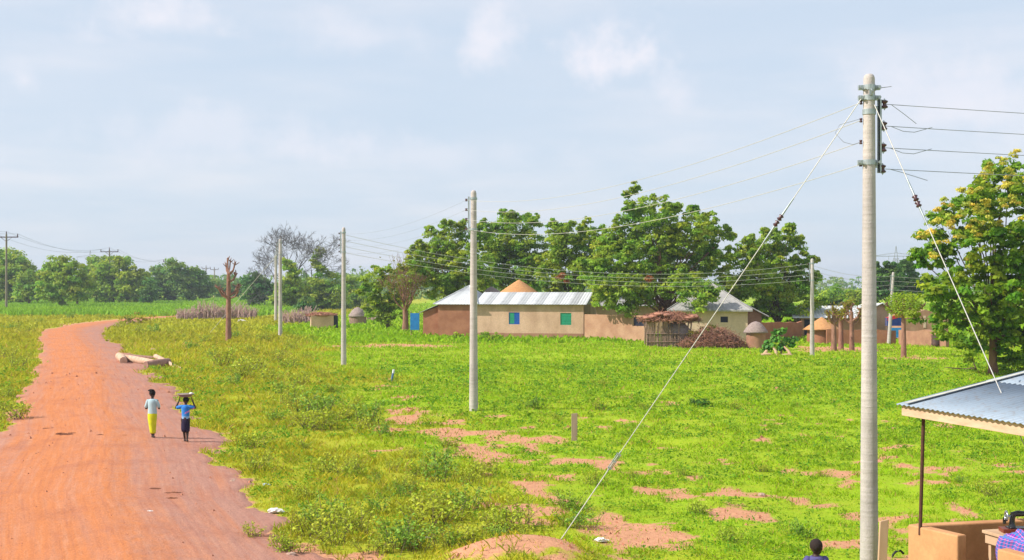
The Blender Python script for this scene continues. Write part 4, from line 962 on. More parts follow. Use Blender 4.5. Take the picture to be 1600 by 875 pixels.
# loose jumpers on the near pole
mb = MB(); j = [insL[1]+Vector((-.02,0,.02)), W(1312, 195, D1), W(1305, 208, D1), W(1318, 222, D1), W(1333, 226, D1), insL[2]]; mb.tube(j, .004, 5)
o = mb.build('jumper_wire', WIRE); tag(o, 'loose looping wire on the left side of the nearest pole', 'cable')
mb = MB(); mb.tube([W(1366, 142, D1), W(1378, 137, D1), W(1393, 135, D1)], .006, 5); o = mb.build('wire_stub', WIRE); tag(o, 'short bent wire stub at the top right of the nearest pole', 'cable')

# stay wires
def stay(label, a_, b_, f_ins, f_tb=None, r_=.0075, rod_from=None):
    e = empty('stay_wire', tuple(b_), 0, label, 'stay wire'); A_ = Vector(a_)-b_; mb = MB(); L = A_.length; u_ = -A_.normalized()
    zero = Vector((0,0,0)); pi = A_.lerp(zero, f_ins)
    mb.tube([A_, pi], r_, 6); mb.tube([pi, (A_.lerp(zero, f_tb) if f_tb else zero)], r_, 6)
    if f_tb: mb.tube([A_.lerp(zero, f_tb), zero], r_*1.35, 6)
    mb.build('wire', WIREL, e)
    side = u_.cross(Vector((0,1,0))).normalized()
    mb = MB()
    for s_ in (-.055, .055):
        mb.tube([pi+u_*(s_-.05), pi+u_*(s_-.03), pi+u_*s_, pi+u_*(s_+.03), pi+u_*(s_+.05)], [.02, .045, .022, .045, .02], 10)
    mb.build('insulator', SPOOL, e)
    for s_ in (-1, 1): mb = MB(); mb.tube([pi+u_*s_*.10, pi+u_*s_*.42], [.018, .012], 6); mb.build('grip', STEEL, e)
    if f_tb:
        q = A_.lerp(zero, f_tb); mb = MB(); mb.tube([q-u_*.2, q+u_*.2], .014, 6)
        for s_ in (-.028, .028): mb.tube([q-u_*.14+side*s_, q+u_*.14+side*s_], .008, 6)
        for s_ in (-.14, 0, .14): mb.box((-.036,-.014,-.014), (.036,.014,.014), M=Matrix.Translation(q+u_*s_)@side.to_track_quat('X','Z').to_matrix().to_4x4())
        mb.build('turnbuckle', STEEL, e)
    return e
gx_, gy_ = (870-800)/2000*21.4, 21.4
stay('long stay wire slanting left from the nearest pole down to the earth mound', Vector((PX-.1, D1-.05, PZ+zpx(150))), Vector((gx_, gy_, hz(gx_, gy_))), .262, .80)
# right stay: passes through the shop roof edge and reaches the ground behind the wall
a_ = Vector((PX+.06, D1-.08, PZ+zpx(165))); q_ = W(1576, 640, 17.3); dr = (q_-a_); b_ = a_+dr*((a_.z-.0)/(a_.z-q_.z)); 
stay('stay wire slanting right from the nearest pole down over the shop roof', a_, b_, .345*(q_-a_).length/(b_-a_).length)
# guy of the paired poles
ga = W(438, 392, 111); gb = Vector((W(325, 0, 116).x, 116, 0)); gb.z = hz(gb.x, gb.y)
mb = MB(); mb.tube([ga-gb, Vector((0,0,0))], .018, 5); o = mb.build('stay_wire', WIREL); o.location = gb; tag(o, 'thin pale stay wire slanting left from the paired concrete poles', 'stay wire')

# wooden crossarm poles on the left
def tpole(label, px, d, top_py, arm, r_=.16):
    bx = (px-800)/2000*d; bz = hz(bx, d); H = CAMZ+(448-top_py)/2000*d-bz; e = empty('crossarm_pole', (bx, d, bz), 0, label, 'utility pole')
    mb = MB(); mb.tube([(0,0,-.4),(0,0,H*.5),(0,0,H)], [r_*1.2, r_, r_*.8], 8); mb.build('shaft', WOODPOLE, e)
    mb = MB(); mb.box((-arm, -.07, H-.6), (arm, .07, H-.42)); mb.tube([(-arm*.45,0,H-.6),(0,0,H-1.3)], .04, 5, cap=False); mb.tube([(arm*.45,0,H-.6),(0,0,H-1.3)], .04, 5, cap=False); mb.build('crossarm', SPOOL, e)
    pts = []
    for x_ in (-arm*.95, 0, arm*.95):
        zb = H-.42 if x_ else H; mb = MB(); mb.lathe([(0,0),(.09,0),(.12,.15),(.08,.2),(.11,.35),(.06,.5),(0,.52)], 8, (x_, 0, zb)); mb.build('insulator', SPOOL, e); pts.append(Vector((bx+x_, d, bz+zb+.5)))
    return pts
T = [tpole('wooden crossarm pole at the left edge, the tallest of the row', 10, 228, 366, 2.1, .2),
     tpole('second wooden crossarm pole, in front of the spreading light green tree', 171, 300, 390, 2.1, .2),
     tpole('third wooden crossarm pole, before the wide dark green tree', 266, 350, 406, 1.9, .19),
     tpole('farthest wooden crossarm pole but one, a thin post left of the lopped trunk', 322, 470, 417, 1.6, .2),
     tpole('farthest wooden crossarm pole, close to the lopped trunk', 335, 500, 419, 1.6, .2)]
wn3 = ['left', 'middle', 'right']
names = ['from the left edge pole to the second crossarm pole', 'from the second to the third crossarm pole', 'from the third crossarm pole to the thin far post']
for i in range(3):
    for k_ in range(3): span(T[i][k_], T[i+1][k_], 1.8 if i == 0 else 1.6, .022, f'{wn3[k_]} one of three thin wires {names[i]}')
for k_ in range(3): span(T[0][k_], Vector((-150, 150, 14.5+.3*k_)), 1.2, .02, f'{wn3[k_]} one of three wires leaving the frame from the left edge pole')

def pylon(label, px, d, top_py, arm, sc_=1.):
    bx = (px-800)/2000*d; H = CAMZ+(448-top_py)/2000*d; e = empty('lattice_pylon', (bx, d, 0), 0, label, 'pylon'); r_ = .10*sc_
    mb = MB(); w0, w1 = 3.2, .55
    legs = [(sx*w0, sy*w0, 0, sx*w1, sy*w1, H-4) for sx in (-1,1) for sy in (-1,1)]
    for l_ in legs: mb.tube([l_[:3], l_[3:]], r_, 4, cap=False)
    for lv in range(7):
        f0, f1 = lv/7, (lv+1)/7; a0 = w0+(w1-w0)*f0; a1 = w0+(w1-w0)*f1; z0, z1 = (H-4)*f0, (H-4)*f1
        for sy in (-1, 1): mb.tube([(-a0,sy*a0,z0),(a1,sy*a1,z1)], r_*.6, 3, cap=False); mb.tube([(a0,sy*a0,z0),(-a1,sy*a1,z1)], r_*.6, 3, cap=False)
    mb.tube([(-w1,0,H-4),(0,0,H)], r_, 4, cap=False); mb.tube([(w1,0,H-4),(0,0,H)], r_, 4, cap=False); mb.build('tower', WIRE, e)
    mb = MB(); mb.tube([(-arm,0,H-3.4),(arm,0,H-3.4)], r_, 4); mb.tube([(-arm,0,H-3.4),(0,0,H-2.3),(arm,0,H-3.4)], r_*.7, 4)
    for k_ in (-.95, -.3, .3, .95): mb.tube([(arm*k_,0,H-3.4),(arm*k_,0,H-5)], r_*.7, 3)
    mb.build('crossarm', WIRE, e)
pylon('faint far lattice pylon behind the right compound', 1400, 420, 384, 8)
pylon('faint far lattice pylon above the trees on the left', 141, 650, 391, 7)

# ------------------------------------------------------------------ logs, stakes, litter
LOG = mat('barkless_log', (.60, .42, .30), (.44, .27, .18), 5, .9, .02); LOGB = mat('log_bark', (.34, .20, .15), (.24, .13, .10), 6, .95, .03)
def log(label, pts_px, radii, m_, zr=None):
    P = []
    for (px, py, dz) in pts_px:
        d = 8800/(py-448); x_ = (px-800)/2000*d; P.append(Vector((x_, d, hz(x_, d)+dz)))
    b = P[0].copy(); mb = MB(); mb.tube([p-b for p in P], [q*1.15 for q in radii], 10); o = mb.build('log', m_); o.location = b; tag(o, label, 'log', 'felled logs beside the road'); return o
log('long pale barkless log lying nearest the road', [(188,564,.16),(205,566,.2),(230,569,.18),(252,571,.15)], [.20,.19,.17,.13], LOG)
log('thin brown log lying behind the long pale log', [(205,562,.22),(225,562.5,.2),(240,563,.18)], [.11,.1,.08], LOGB)
log('thick bark-covered log crossing the others', [(228,575,.18),(245,574,.22),(262,571,.26)], [.19,.23,.2], LOGB)
log('pale log sloping off to the right of the pile', [(243,567,.42),(258,570,.30),(272,574,.12),(284,578,.06)], [.12,.11,.09,.07], LOG)
log('short pale cut log at the left end of the pile', [(186,562,.20),(191,565,.20),(193,569,.18)], [.2,.21,.19], LOG)
def stake(label, px, base_py, top_py, w, m_, d=None, lean=0):
    d = d or 8800/(base_py-448); x_ = (px-800)/2000*d; z_ = hz(x_, d); h_ = CAMZ+(448-top_py)/2000*d-z_
    mb = MB(); mb.add([(-w,-w*.5,-.2),(w,-w*.5,-.2),(w,w*.5,-.2),(-w,w*.5,-.2),(-w+lean,-w*.5,h_*.97),(w+lean,-w*.5,h_),(w+lean,w*.5,h_*.99),(-w+lean,w*.5,h_*.96)], [(0,3,2,1),(4,5,6,7),(0,1,5,4),(1,2,6,5),(2,3,7,6),(3,0,4,7)])
    o = mb.build('wooden_stake', m_, bevel=.006); o.location = (x_, d, z_); tag(o, label, 'stake'); return o
stake('short brown wooden stake standing alone in the field', 897.5, 686, 645, .085, mat('stake_wood', (.42,.30,.22), (.30,.21,.15), 5, .9, .01, stretch=(1,1,.2)))
stake('flat sawn plank upright right beside the nearest concrete pole', 1376, 0, 811, .063, WOODP, d=19.0, lean=.05)
# blue and white marker
e = empty('marker_post', ((612-800)/2000*59.5, 59.5, hz(-5.6, 59.5)), 0, 'small slanting blue and white marker post in the field', 'marker')
mb = MB(); mb.tube([(-.03,0,-.1),(.07,0,.38)], .05, 8); mb.build('post', mat('faded_blue_paint', (.10,.2,.38), None, 9, .6), e); mb = MB(); mb.tube([(.07,0,.38),(.10,0,.55)], .055, 8); mb.build('cap', mat('white_paint', (.75,.76,.8), None, 9, .6), e)
# litter
WHITE = mat('white_plastic', (.78,.74,.70), (.65,.6,.56), 12, .6); PBLUE = mat('pale_blue_plastic', (.45,.60,.68), None, 9, .5); ORNG = mat('orange_plastic', (.75,.25,.05), None, 9, .5)
def scrap(label, px, py, s_, m_, name='litter', seed=1):
    random.seed(seed); d = 8800/(py-448); x_ = (px-800)/2000*d; mb = MB(); mb.ball((0,0,s_*.25), s_, 2, (1.2,.9,.42), .55, smooth=False); mb.ball((s_*1.1,0,s_*.12), s_*.5, 1, (1.4,.9,.35), .6, smooth=False)
    o = mb.build(name, m_); o.location = (x_, d, hz(x_, d)+.02); tag(o, label, 'litter')
scrap('crumpled white rag on the verge grass by the road', 429, 799, .115, WHITE, seed=2)
scrap('pale blue plastic scrap on the verge above the white rag', 415, 757, .06, PBLUE, seed=3)
scrap('tiny orange scrap beside the pale blue scrap', 440, 770, .045, ORNG, seed=4)
scrap('torn white plastic right of the earth mound', 939, 846, .085, WHITE, seed=5)
scrap('white pebble-like scrap on the road surface', 234, 807, .05, WHITE, seed=6)
scrap('small white scrap in the lower field weeds', 667, 838, .04, WHITE, seed=8)
scrap('white cloth scrap at the roadside far beyond the logs', 377, 503, .45, WHITE, seed=9)
# rocks by the road end of the verge
ROCK = mat('pale_stone', (.50,.36,.28), (.36,.22,.16), 8, .95, .02)
rocks = [(240,548,.16),(262,545,.14),(363,752,.06),(365,749,.05),(455,867,.07),(432,858,.05),(1190,770,.07),(1225,545,.2)]
for i_, (px, py, s_) in enumerate(rocks):
    random.seed(40+i_); d = 8800/(py-448); x_ = (px-800)/2000*d; mb = MB(); mb.ball((0,0,s_*.3), s_, 2, (1.2,1,.7), .35, smooth=False); o = mb.build('stone', ROCK); o.location = (x_, d, hz(x_, d)); tag(o, 'small pale stone lying on the ground at the edge of the grass', 'stone', 'small stones along the verge')
# dung / damp clods on the road
DUNG = mat('dark_damp_earth', (.20,.075,.035), (.14,.05,.03), 12, .95, .02)
for i_, (px, py, s_) in enumerate(((95,682,.13),(104,683,.11),(112,681,.07),(72,672,.08),(157,686,.07),(193,686,.05),(240,770,.09),(259,776,.07),(273,775,.09),(267,784,.08))):
    random.seed(80+i_); d = 8800/(py-448); x_ = (px-800)/2000*d; mb = MB(); mb.ball((0,0,0), s_, 2, (1.5,.9,.3), .7, smooth=False); mb.ball((s_,.05,0), s_*.6, 1, (1.2,.9,.3), .7, smooth=False); o = mb.build('dung', DUNG); o.location = (x_, d, hz(x_, d)+.025); tag(o, 'dark dropping lying on the red road surface', 'dung', 'dark droppings on the road')
# bent black hose
e = empty('black_hose', (W(1404, 0, 20.9).x, 20.9, hz(6.3, 20.9)), 0, 'small bent piece of black hose in the grass right of the upright plank', 'hose')
mb = MB(); mb.tube([(-.10,0,-.03),(-.09,0,.05),(-.04,.01,.10),(.04,.02,.11),(.09,.03,.06)], .02, 8); mb.build('tube', mat('black_rubber', (.02,.022,.02), None, 5, .6), e)
# fallen branch
random.seed(9)
b0 = Vector((W(1525, 0, 66).x, 66, hz(24, 66)+.1)); mb = MB(); mb.tube([(0,0,.05),(-.5,.1,.02),(-1.2,0,.08),(-1.6,.1,.12)], [.05,.04,.03,.015], 5); mb.tube([(0,0,.05),(-.12,0,.35),(-.28,.05,.6)], [.04,.03,.01], 5); mb.tube([(0,0,.05),(-.3,-.3,.15),(-.55,-.4,.05)], [.03,.02,.01], 5)
o = mb.build('fallen_branch', BARK); o.location = b0; tag(o, 'dry fallen branch in the grass near the blossoming tree', 'branch')

# ------------------------------------------------------------------ weeds on the verge: individual leafy clumps
WEED = leafmat('weed_leaves', (.34, .45, .03), (.48, .50, .035), .35, 1.5)
WEEDD = leafmat('weed_leaves_dark', (.18, .35, .035), (.28, .42, .035), .3, 1.5)
protos = []
for k_ in range(7):
    random.seed(100+k_); m_ = WEED if k_ < 4 else WEEDD
    e = empty('weed_clump', (0, 0, 0), 0); hgt = random.uniform(.45, .7)
    ns = random.randint(16, 26); mb = MB(); CC = []
    for s_ in range(ns):
        a = random.uniform(0, 6.28); sp = random.uniform(.1, .42); h1 = hgt*random.uniform(.5, 1.1); o0 = Vector((random.gauss(0,.16), random.gauss(0,.16), -.03))
        tip = o0+Vector((math.cos(a)*sp, math.sin(a)*sp, h1)); mid = o0.lerp(tip, .55)+Vector((0,0,h1*.1)); mb.tube([o0, mid, tip], [.007,.005,.003], 3, cap=False)
        for l_ in range(15):
            f = random.uniform(.2, 1.05); p = o0.lerp(mid, f*2) if f < .5 else mid.lerp(tip, min(1, f*2-1)); CC.append(p+Vector((random.gauss(0,.045), random.gauss(0,.045), random.gauss(0,.03))))
    CC = np.array(CC); cl = np.ones_like(CC)*rng.uniform(.7, 1.3, len(CC))[:, None]
    mesh_arrays('foliage', leaves(CC, rng.normal(0, .6, CC.shape)+[0,0,.8], rng.uniform(.05, .10, len(CC)), .6), 4, m_, cl, e)
    mb.build('stem', BARK, e); protos.append(e)
spots = [(380,590,1.5),(400,580,1.4),(425,595,1.3),(350,572,1.4),(365,600,1.1),(440,615,1.2),(490,655,1.3),(475,665,1.3),(465,645,1.1),(450,630,1.0),(500,672,1.),(510,640,.9),(430,565,1.2),(455,575,1.1),(395,555,1.3),(330,560,1.1),(520,720,.9),(515,735,.9),(548,730,1.),(545,745,1.),(390,698,1.0),(393,735,.9),
 (560,675,1.),(575,665,1.),(540,660,.9),(680,735,1.1),(690,755,1.1),(755,745,1.),(740,760,1.),(620,780,1.),(630,770,.9),(650,800,1.1),(675,800,1.1),(690,815,1.1),(700,790,1.),(660,825,1.1),(585,800,.9),(560,830,1.),(545,820,1.),(500,815,1.),(485,835,.9),(520,845,1.),(610,850,1.),(640,855,1.1),(575,860,.9),(440,855,.7),(460,862,.7),(395,840,.6),
 (780,830,1.),(800,825,.9),(765,845,.9),(820,840,.7),(730,850,.9),(690,850,1.),(745,800,.9),(890,800,.8),(915,825,.8),(930,760,.6),(700,700,.8),(640,715,.7),(610,735,.7),(650,745,.8),(585,760,.8),(480,780,.7),(470,700,.7),(430,660,.8),(300,545,1.2),(320,535,1.3),(285,530,1.2),(370,530,1.3),(410,535,1.2),(450,545,1.2),(480,560,1.1),(505,590,1.),(520,610,.9),(470,600,1.),(545,640,.9),(595,680,.8),
 (940,600,.8),(1010,640,.5),(830,640,.6),(870,655,.6),(937,640,.6),(1150,640,.5),(1230,612,.5),(985,745,.5),(1090,800,.6),(1250,830,.6),(1135,845,.6),(1060,740,.5),(1190,730,.5),(1290,740,.5),(1530,770,.6),(1495,755,.5),(1545,775,.6),(20,655,.9),(12,640,.9),(8,620,1.),(30,575,1.2),(45,520,1.6),(20,515,1.6),(110,498,1.6),(160,498,1.6),(15,560,1.2),(60,505,1.7),(240,520,1.4),(215,520,1.4),(265,522,1.4),(190,512,1.6)]
random.seed(77); rng2 = random.Random(5)
for i_, (px, py, s_) in enumerate(spots):
    src = protos[i_] if i_ < len(protos) else protos[rng2.choice((0,1,2,3,0,1,2,3,4,5,6))]
    e = src if i_ < len(protos) else copy_tree(src)
    d = 8800/(py-448); x_ = (px-800)/2000*d+rng2.uniform(-.1, .1); s_ *= rng2.uniform(.75, 1.2)*(.76 if py > 690 else 1.05)
    e.location = (x_, d, hz(x_, d)); e.rotation_euler = (0, 0, rng2.uniform(0, 6.28)); e.scale = (s_*1.15, s_*1.15, s_)
    tag(e, 'leafy knee-high weed clump growing out of the grass', 'weed', 'leafy weed clumps in the grass')

# ------------------------------------------------------------------ near shop at lower right
E0 = Vector((5.49, 18.0, 0)); U = Vector((.27, -.963, 0)); Vv_ = Vector((.963, .27, 0)); slope = .205; ZE = 2.76
SHOPW = mat('shop_mud_plaster', (.60, .31, .145), (.47, .22, .10), 2.2, .92, .012, fine=.15)
RUST = mat('rusty_post', (.11, .045, .028), (.07, .03, .02), 14, .8, .002)
ZN = smat('shop_zinc'); t = NT(ZN); nn = t.noise(1.4, 5); nf = t.noise(14, 4)
cz_ = t.mix(t.ramp(nn, .35, .65), (.27, .33, .40), (.22, .27, .33)); cz_ = t.mix(t.ramp(nf, .52, .72, 0, .55), cz_, (.21, .17, .14))
cz_ = t.mix(1., cz_, t.attr('col').outputs[0], 'MULTIPLY'); t.finish(cz_, .5, metal=.3, spec=.5)
shop = empty('shop_porch', tuple(E0), 0, 'near porch with corrugated zinc roof on a rusty post over a low orange mud wall', 'porch')
def SP(u_, v2, z_): return U*u_+Vv_*v2+Vector((0,0,z_))
mb = MB(); NU = 68*4; 
for k_ in range(NU):
    ua = -.06+k_*.0188*1.0; ub = ua+.0188
    sa, sb = math.sin(ua/.113*2*math.pi)*.009, math.sin(ub/.113*2*math.pi)*.009
    tn_ = 1+.05*math.sin(int((ua+.06)/.76)*2.7)
    for (va, vb) in ((-.06, 1.4), (1.4, 2.9)):
        za, zb = ZE+slope*va, ZE+slope*vb+ (0 if vb > 2 else 0)
        P = [SP(ua, va, za+sa), SP(ub, va, za+sb), SP(ub, vb, zb+sb), SP(ua, vb, zb+sa)]; Q = [p-Vector((0,0,.006)) for p in P]
        mb.add(P+Q, [(0,1,2,3),(7,6,5,4),(0,4,5,1),(2,6,7,3)], (tn_,)*3, smooth=True)
mb.build('roof_sheets', ZN, shop)
mb = MB(); mb.add([SP(.10,-.04,ZE+.02), SP(.20,-.04,ZE+.022), SP(.20,2.9,ZE+slope*2.9+.032), SP(.10,2.9,ZE+slope*2.9+.03)], [(0,1,2,3)])
mb.add([SP(.10,-.04,ZE+.016), SP(.20,-.04,ZE+.018), SP(.20,2.9,ZE+slope*2.9+.028), SP(.10,2.9,ZE+slope*2.9+.026)], [(3,2,1,0)]); mb.build('flashing_strip', mat('bright_flashing', (.62,.60,.52), None, 6, .5, metal=.2), shop)
mb = MB()
def pbox(mb, u0, u1, v0, v1, zlo, zhi, sl=0):
    P = [SP(u0,v0,zlo+sl*v0), SP(u1,v0,zlo+sl*v0), SP(u1,v1,zlo+sl*v1), SP(u0,v1,zlo+sl*v1), SP(u0,v0,zhi+sl*v0), SP(u1,v0,zhi+sl*v0), SP(u1,v1,zhi+sl*v1), SP(u0,v1,zhi+sl*v1)]
    mb.add(P, [(0,3,2,1),(4,5,6,7),(0,1,5,4),(1,2,6,5),(2,3,7,6),(3,0,4,7)])
pbox(mb, -.02, 5.0, 0., .035, ZE-.17, ZE-.016); mb.build('fascia_board', mat('weathered_fascia', (.66,.46,.32), (.50,.33,.22), 3, .85, .004, stretch=(1,1,4)), shop, bevel=.004)
mb = MB(); pbox(mb, -.04, -.01, .04, 2.9, ZE-.12, ZE-.014, slope); mb.build('verge_board', WOODP, shop)
mb = MB()
for u_ in (.35, 1.1, 1.85, 2.6, 3.35, 4.1): pbox(mb, u_, u_+.06, .04, 2.9, ZE-.10, ZE-.014, slope)
mb.build('rafter', mat('dark_rafter_wood', (.16,.10,.07), None, 5, .9), shop)
mb = MB(); pt = SP(.26, .17, 0); pb = pt+Vector((-.05, 0, 0)); mb.tube([pb+Vector((0,0,.95)), pt+Vector((0,0,2.70))], .026, 8); mb.build('post', RUST, shop)
mb = MB(); mb.tube([SP(2.45,.3,2.62), SP(2.4,.9,2.2), SP(2.36,1.0,1.9)], .02, 6); mb.build('brace', RUST, shop)
# low wall: left run with rounded end, back run, right run
def poly_wall(mb, pts, th, zt, z0=-.2, rounded_end=False):
    for i_ in range(len(pts)-1):
        a, b = Vector(pts[i_]), Vector(pts[i_+1]); d = (b-a).normalized(); nn_ = Vector((-d.y, d.x))
        q = [a+nn_*0, b+nn_*0, b+nn_*th, a+nn_*th]
        P = [(p.x-E0.x, p.y-E0.y, z0) for p in q]+[(p.x-E0.x, p.y-E0.y, zt+random.uniform(-.004,.004)) for p in q]
        mb.add(P, [(0,3,2,1),(4,5,6,7),(0,1,5,4),(1,2,6,5),(2,3,7,6),(3,0,4,7)])
ZW = 1.06
mb = MB(); poly_wall(mb, [(5.56,17.98),(5.98,17.18)], .17, ZW); mb.build('low_wall', SHOPW, shop, bevel=.02)
mb = MB(); poly_wall(mb, [(5.75,17.96),(7.6,18.40),(9.2,18.75)], .17, ZW-.01); mb.build('low_wall', SHOPW, shop, bevel=.02)
mb = MB(); poly_wall(mb, [(6.22,16.42),(6.75,15.0),(7.3,13.2)], .17, ZW-.02); mb.build('low_wall', SHOPW, shop, bevel=.02)
mb = MB(); pbox(mb, -.1, 2.6, .1, 3., -.1, .12); mb.build('floor_slab', mat('porch_floor', (.42,.24,.15), (.32,.18,.11), 3, .95, .01), shop)
# work table with sewing machine and cloth
tb = empty('work_table', (6.38, 17.38, 0), math.radians(-74), 'rough wooden work table under the porch carrying the sewing machine', 'table')
# local x runs toward the camera (along U), local y to the right
mb = MB(); mb.box((0, 0, 1.06), (1.1, .95, 1.10)); mb.build('tabletop', WOODP, tb, bevel=.004)
mb = MB(); mb.box((.03, .03, .93), (1.07, .055, 1.058)); mb.box((.03, .90, .93), (1.07, .925, 1.058)); mb.box((1.045, .057, .93), (1.07, .898, 1.058)); mb.box((.03, .057, .93), (.055, .898, 1.058)); mb.build('apron', WOODP, tb)
for (x_, y_) in ((.06, .06), (.98, .06), (.06, .84), (.98, .84)):
    mb = MB(); mb.box((x_, y_, .12), (x_+.055, y_+.055, .928)); mb.build('leg', WOODP, tb)
BLK = mat('black_enamel', (.012, .012, .016), (.02, .02, .025), 10, .25, spec=.6); REDW = mat('red_varnished_wood', (.20, .045, .025), None, 8, .4); CHR = mat('chrome', (.6,.62,.7), None, 8, .25, metal=.9)
sm = empty('sewing_machine', (6.68, 17.22, 1.101), math.radians(-4), 'black hand sewing machine on a red-brown wooden base on the work table', 'sewing machine')
mb = MB(); mb.box((-.10,-.11,0),(.42,.11,.055)); mb.build('base', REDW, sm, bevel=.005)
mb = MB(); mb.tube([(.05,0,.055),(.045,0,.12),(.05,0,.2),(.07,0,.245)], [.055,.038,.036,.045], 12)
mb.tube([(.03,0,.235),(.12,0,.25),(.25,0,.245),(.36,0,.235),(.385,0,.225)], [.03,.042,.033,.032,.028], 12); mb.tube([(.355,0,.25),(.355,0,.06)], [.028,.022], 10); mb.box((-.02,-.08,.056),(.40,.08,.068)); mb.build('arm', BLK, sm)
mb = MB(); 
ring = [(-.03, math.cos(a)*.062, .215+math.sin(a)*.062) for a in np.linspace(0, 2*math.pi, 20)]; mb.tube(ring, .012, 8, cap=False); mb.tube([(-.045,0,.215),(.03,0,.215)], .018, 10)
for a in (0, 1.57, 3.14, 4.71): mb.tube([(-.03,0,.215),(-.03,math.cos(a)*.06,.215+math.sin(a)*.06)], .006, 6)
mb.build('handwheel', CHR, sm)
mb = MB(); mb.tube([(-.045,-.02,.13),(-.075,-.03,.15),(-.08,-.05,.2)], .010, 8); mb.tube([(-.06,-.02,.115),(-.06,-.02,.175)], .022, 10); mb.build('crank', BLK, sm)
# plaid cloth draped over the table edge
m_cl = smat('plaid_cloth'); t = NT(m_cl); tcn = t.n('ShaderNodeTexCoord').outputs['UV']
wv = t.n('ShaderNodeTexWave'); t.put(wv.inputs['Vector'], tcn); wv.inputs['Scale'].default_value = 1.1; wv.bands_direction = 'X'
wv2 = t.n('ShaderNodeTexWave'); t.put(wv2.inputs['Vector'], tcn); wv2.inputs['Scale'].default_value = 1.0; wv2.bands_direction = 'Y'
cl = t.mix(t.ramp(wv.outputs[1], .35, .6), (.42,.01,.22), (.02,.06,.42)); cl = t.mix(t.ramp(wv2.outputs[1], .6, .75, 0, .7), cl, (.03,.22,.50)); cl = t.mix(t.ramp(wv2.outputs[1], .2, .05, 0, .8), cl, (.45,.30,.60)); t.finish(cl, .85)
nu, nv = 34, 44; vs = []; uv = []
for j_ in range(nv):
    for i_ in range(nu):
        a, b = i_/(nu-1), j_/(nv-1)
        # b: from the back of the table over the left-front edge and down
        s_ = b*1.15; wob = .03*math.sin(a*11+b*4)+.018*math.sin(a*23+1)
        if s_ < .42: x_, z_ = .95-s_*.55-.1*a, 1.125+.03*math.sin(a*9+b*14)+.02*math.sin(b*25)
        else: x_, z_ = .95-.42*.55-.1*a-.02+wob*.5, 1.125-(s_-.42)*.62
        yy = .0
        vs.append((.35+a*.62+.05*math.sin(b*7), x_, z_, wob)); uv.append((a*3, b*5))
VV = []
for (al, x_, z_, wob) in vs:
    # al along the table (towards camera), x_ distance from the left edge
    p = Vector((6.375, 17.37, 0))+U*(al*1.0+.02)+Vv_*(max(.0, (x_-.62)*1.)-.012)
    if z_ < 1.09: p = Vector((6.375, 17.37, 0))+U*(al*1.0+.02)+Vv_*(-.03+wob*.6)
    VV.append((p.x, p.y, z_))
e_cl = bpy.data.meshes.new('cloth')
fc = [(j_*nu+i_, j_*nu+i_+1, (j_+1)*nu+i_+1, (j_+1)*nu+i_) for j_ in range(nv-1) for i_ in range(nu-1)]
e_cl.from_pydata(VV, [], fc); ul = e_cl.uv_layers.new(name='UVMap')
for li, lp in enumerate(e_cl.loops): ul.data[li].uv = uv[lp.vertex_index]
e_cl.materials.append(m_cl); e_cl.polygons.foreach_set('use_smooth', [True]*len(fc)); clo = bpy.data.objects.new('cloth', e_cl); COL.objects.link(clo)
sm_ = clo.modifiers.new('thick', 'SOLIDIFY'); sm_.thickness = .006; tag(clo, 'magenta and blue plaid cloth draped over the work table', 'cloth')
# spiky plants in front of the wall
def spiky(label, px, d, top_py, n_, spread, seed):
    random.seed(seed); x_ = (px-800)/2000*d; z_ = 0.; h_ = CAMZ+(448-top_py)/2000*d; mb = MB()
    for k_ in range(n_):
        a = random.uniform(0, 6.28); sp = random.uniform(.25, 1)*spread; hh = h_*random.uniform(.7, 1)*(1-.25*sp/spread); w_ = .022
        s0 = Vector((math.cos(a+1.57)*w_, math.sin(a+1.57)*w_, 0)); prev = None
        ctrl = [Vector((0,0,0)), Vector((math.cos(a)*sp*.3, math.sin(a)*sp*.3, hh*.6)), Vector((math.cos(a)*sp*.7, math.sin(a)*sp*.7, hh*.93)), Vector((math.cos(a)*sp, math.sin(a)*sp, hh))]
        ws = [.6, 1, .75, .05]; P = []
        for c_, w2 in zip(ctrl, ws): P += [c_-s0*w2, c_+s0*w2]
        mb.add(P, [(0,1,3,2),(2,3,5,4),(4,5,7,6)], (random.uniform(.8,1.2),)*3)
    o = mb.build('spiky_plant', leafmat('spiky_leaf', (.28,.30,.05), (.20,.26,.04), .3, 3.)); o.location = (x_, d, hz(x_, d)); tag(o, label, 'plant')
spiky('yellow-green spiky plant at the left of the porch wall', 1447, 16.6, 866, 26, .32, 1)
spiky('yellow-green spiky plant before the rounded wall end', 1500, 16.2, 867, 24, .3, 2)

# ------------------------------------------------------------------ people
SKIN = mat('dark_skin', (.052, .026, .017), (.040, .020, .013), 10, .5, spec=.4)
HAIR = mat('black_hair', (.008, .007, .007), (.012, .010, .010), 60, .9)
def capsule(mb, a, b, ra, rb, n=14, sc_=None):
    a, b = Vector(a), Vector(b); t_ = (b-a); L = t_.length; t_.normalize() if L > 1e-6 else None
    if L < 1e-6: t_ = Vector((0,0,1))
    pts = []; rad = []
    for k_ in range(5): th = math.pi/2*(1-k_/5*.999); pts.append(a-t_*ra*math.sin(th)); rad.append(max(ra*math.cos(th), .0005))
    for k_ in range(1, 4): f = k_/4; pts.append(a.lerp(b, f)); rad.append(ra+(rb-ra)*f)
    for k_ in range(1, 6): th = math.pi/2*(k_/5*.999); pts.append(b+t_*rb*math.sin(th)); rad.append(max(rb*math.cos(th), .0005))
    mb.tube(pts, rad, n)
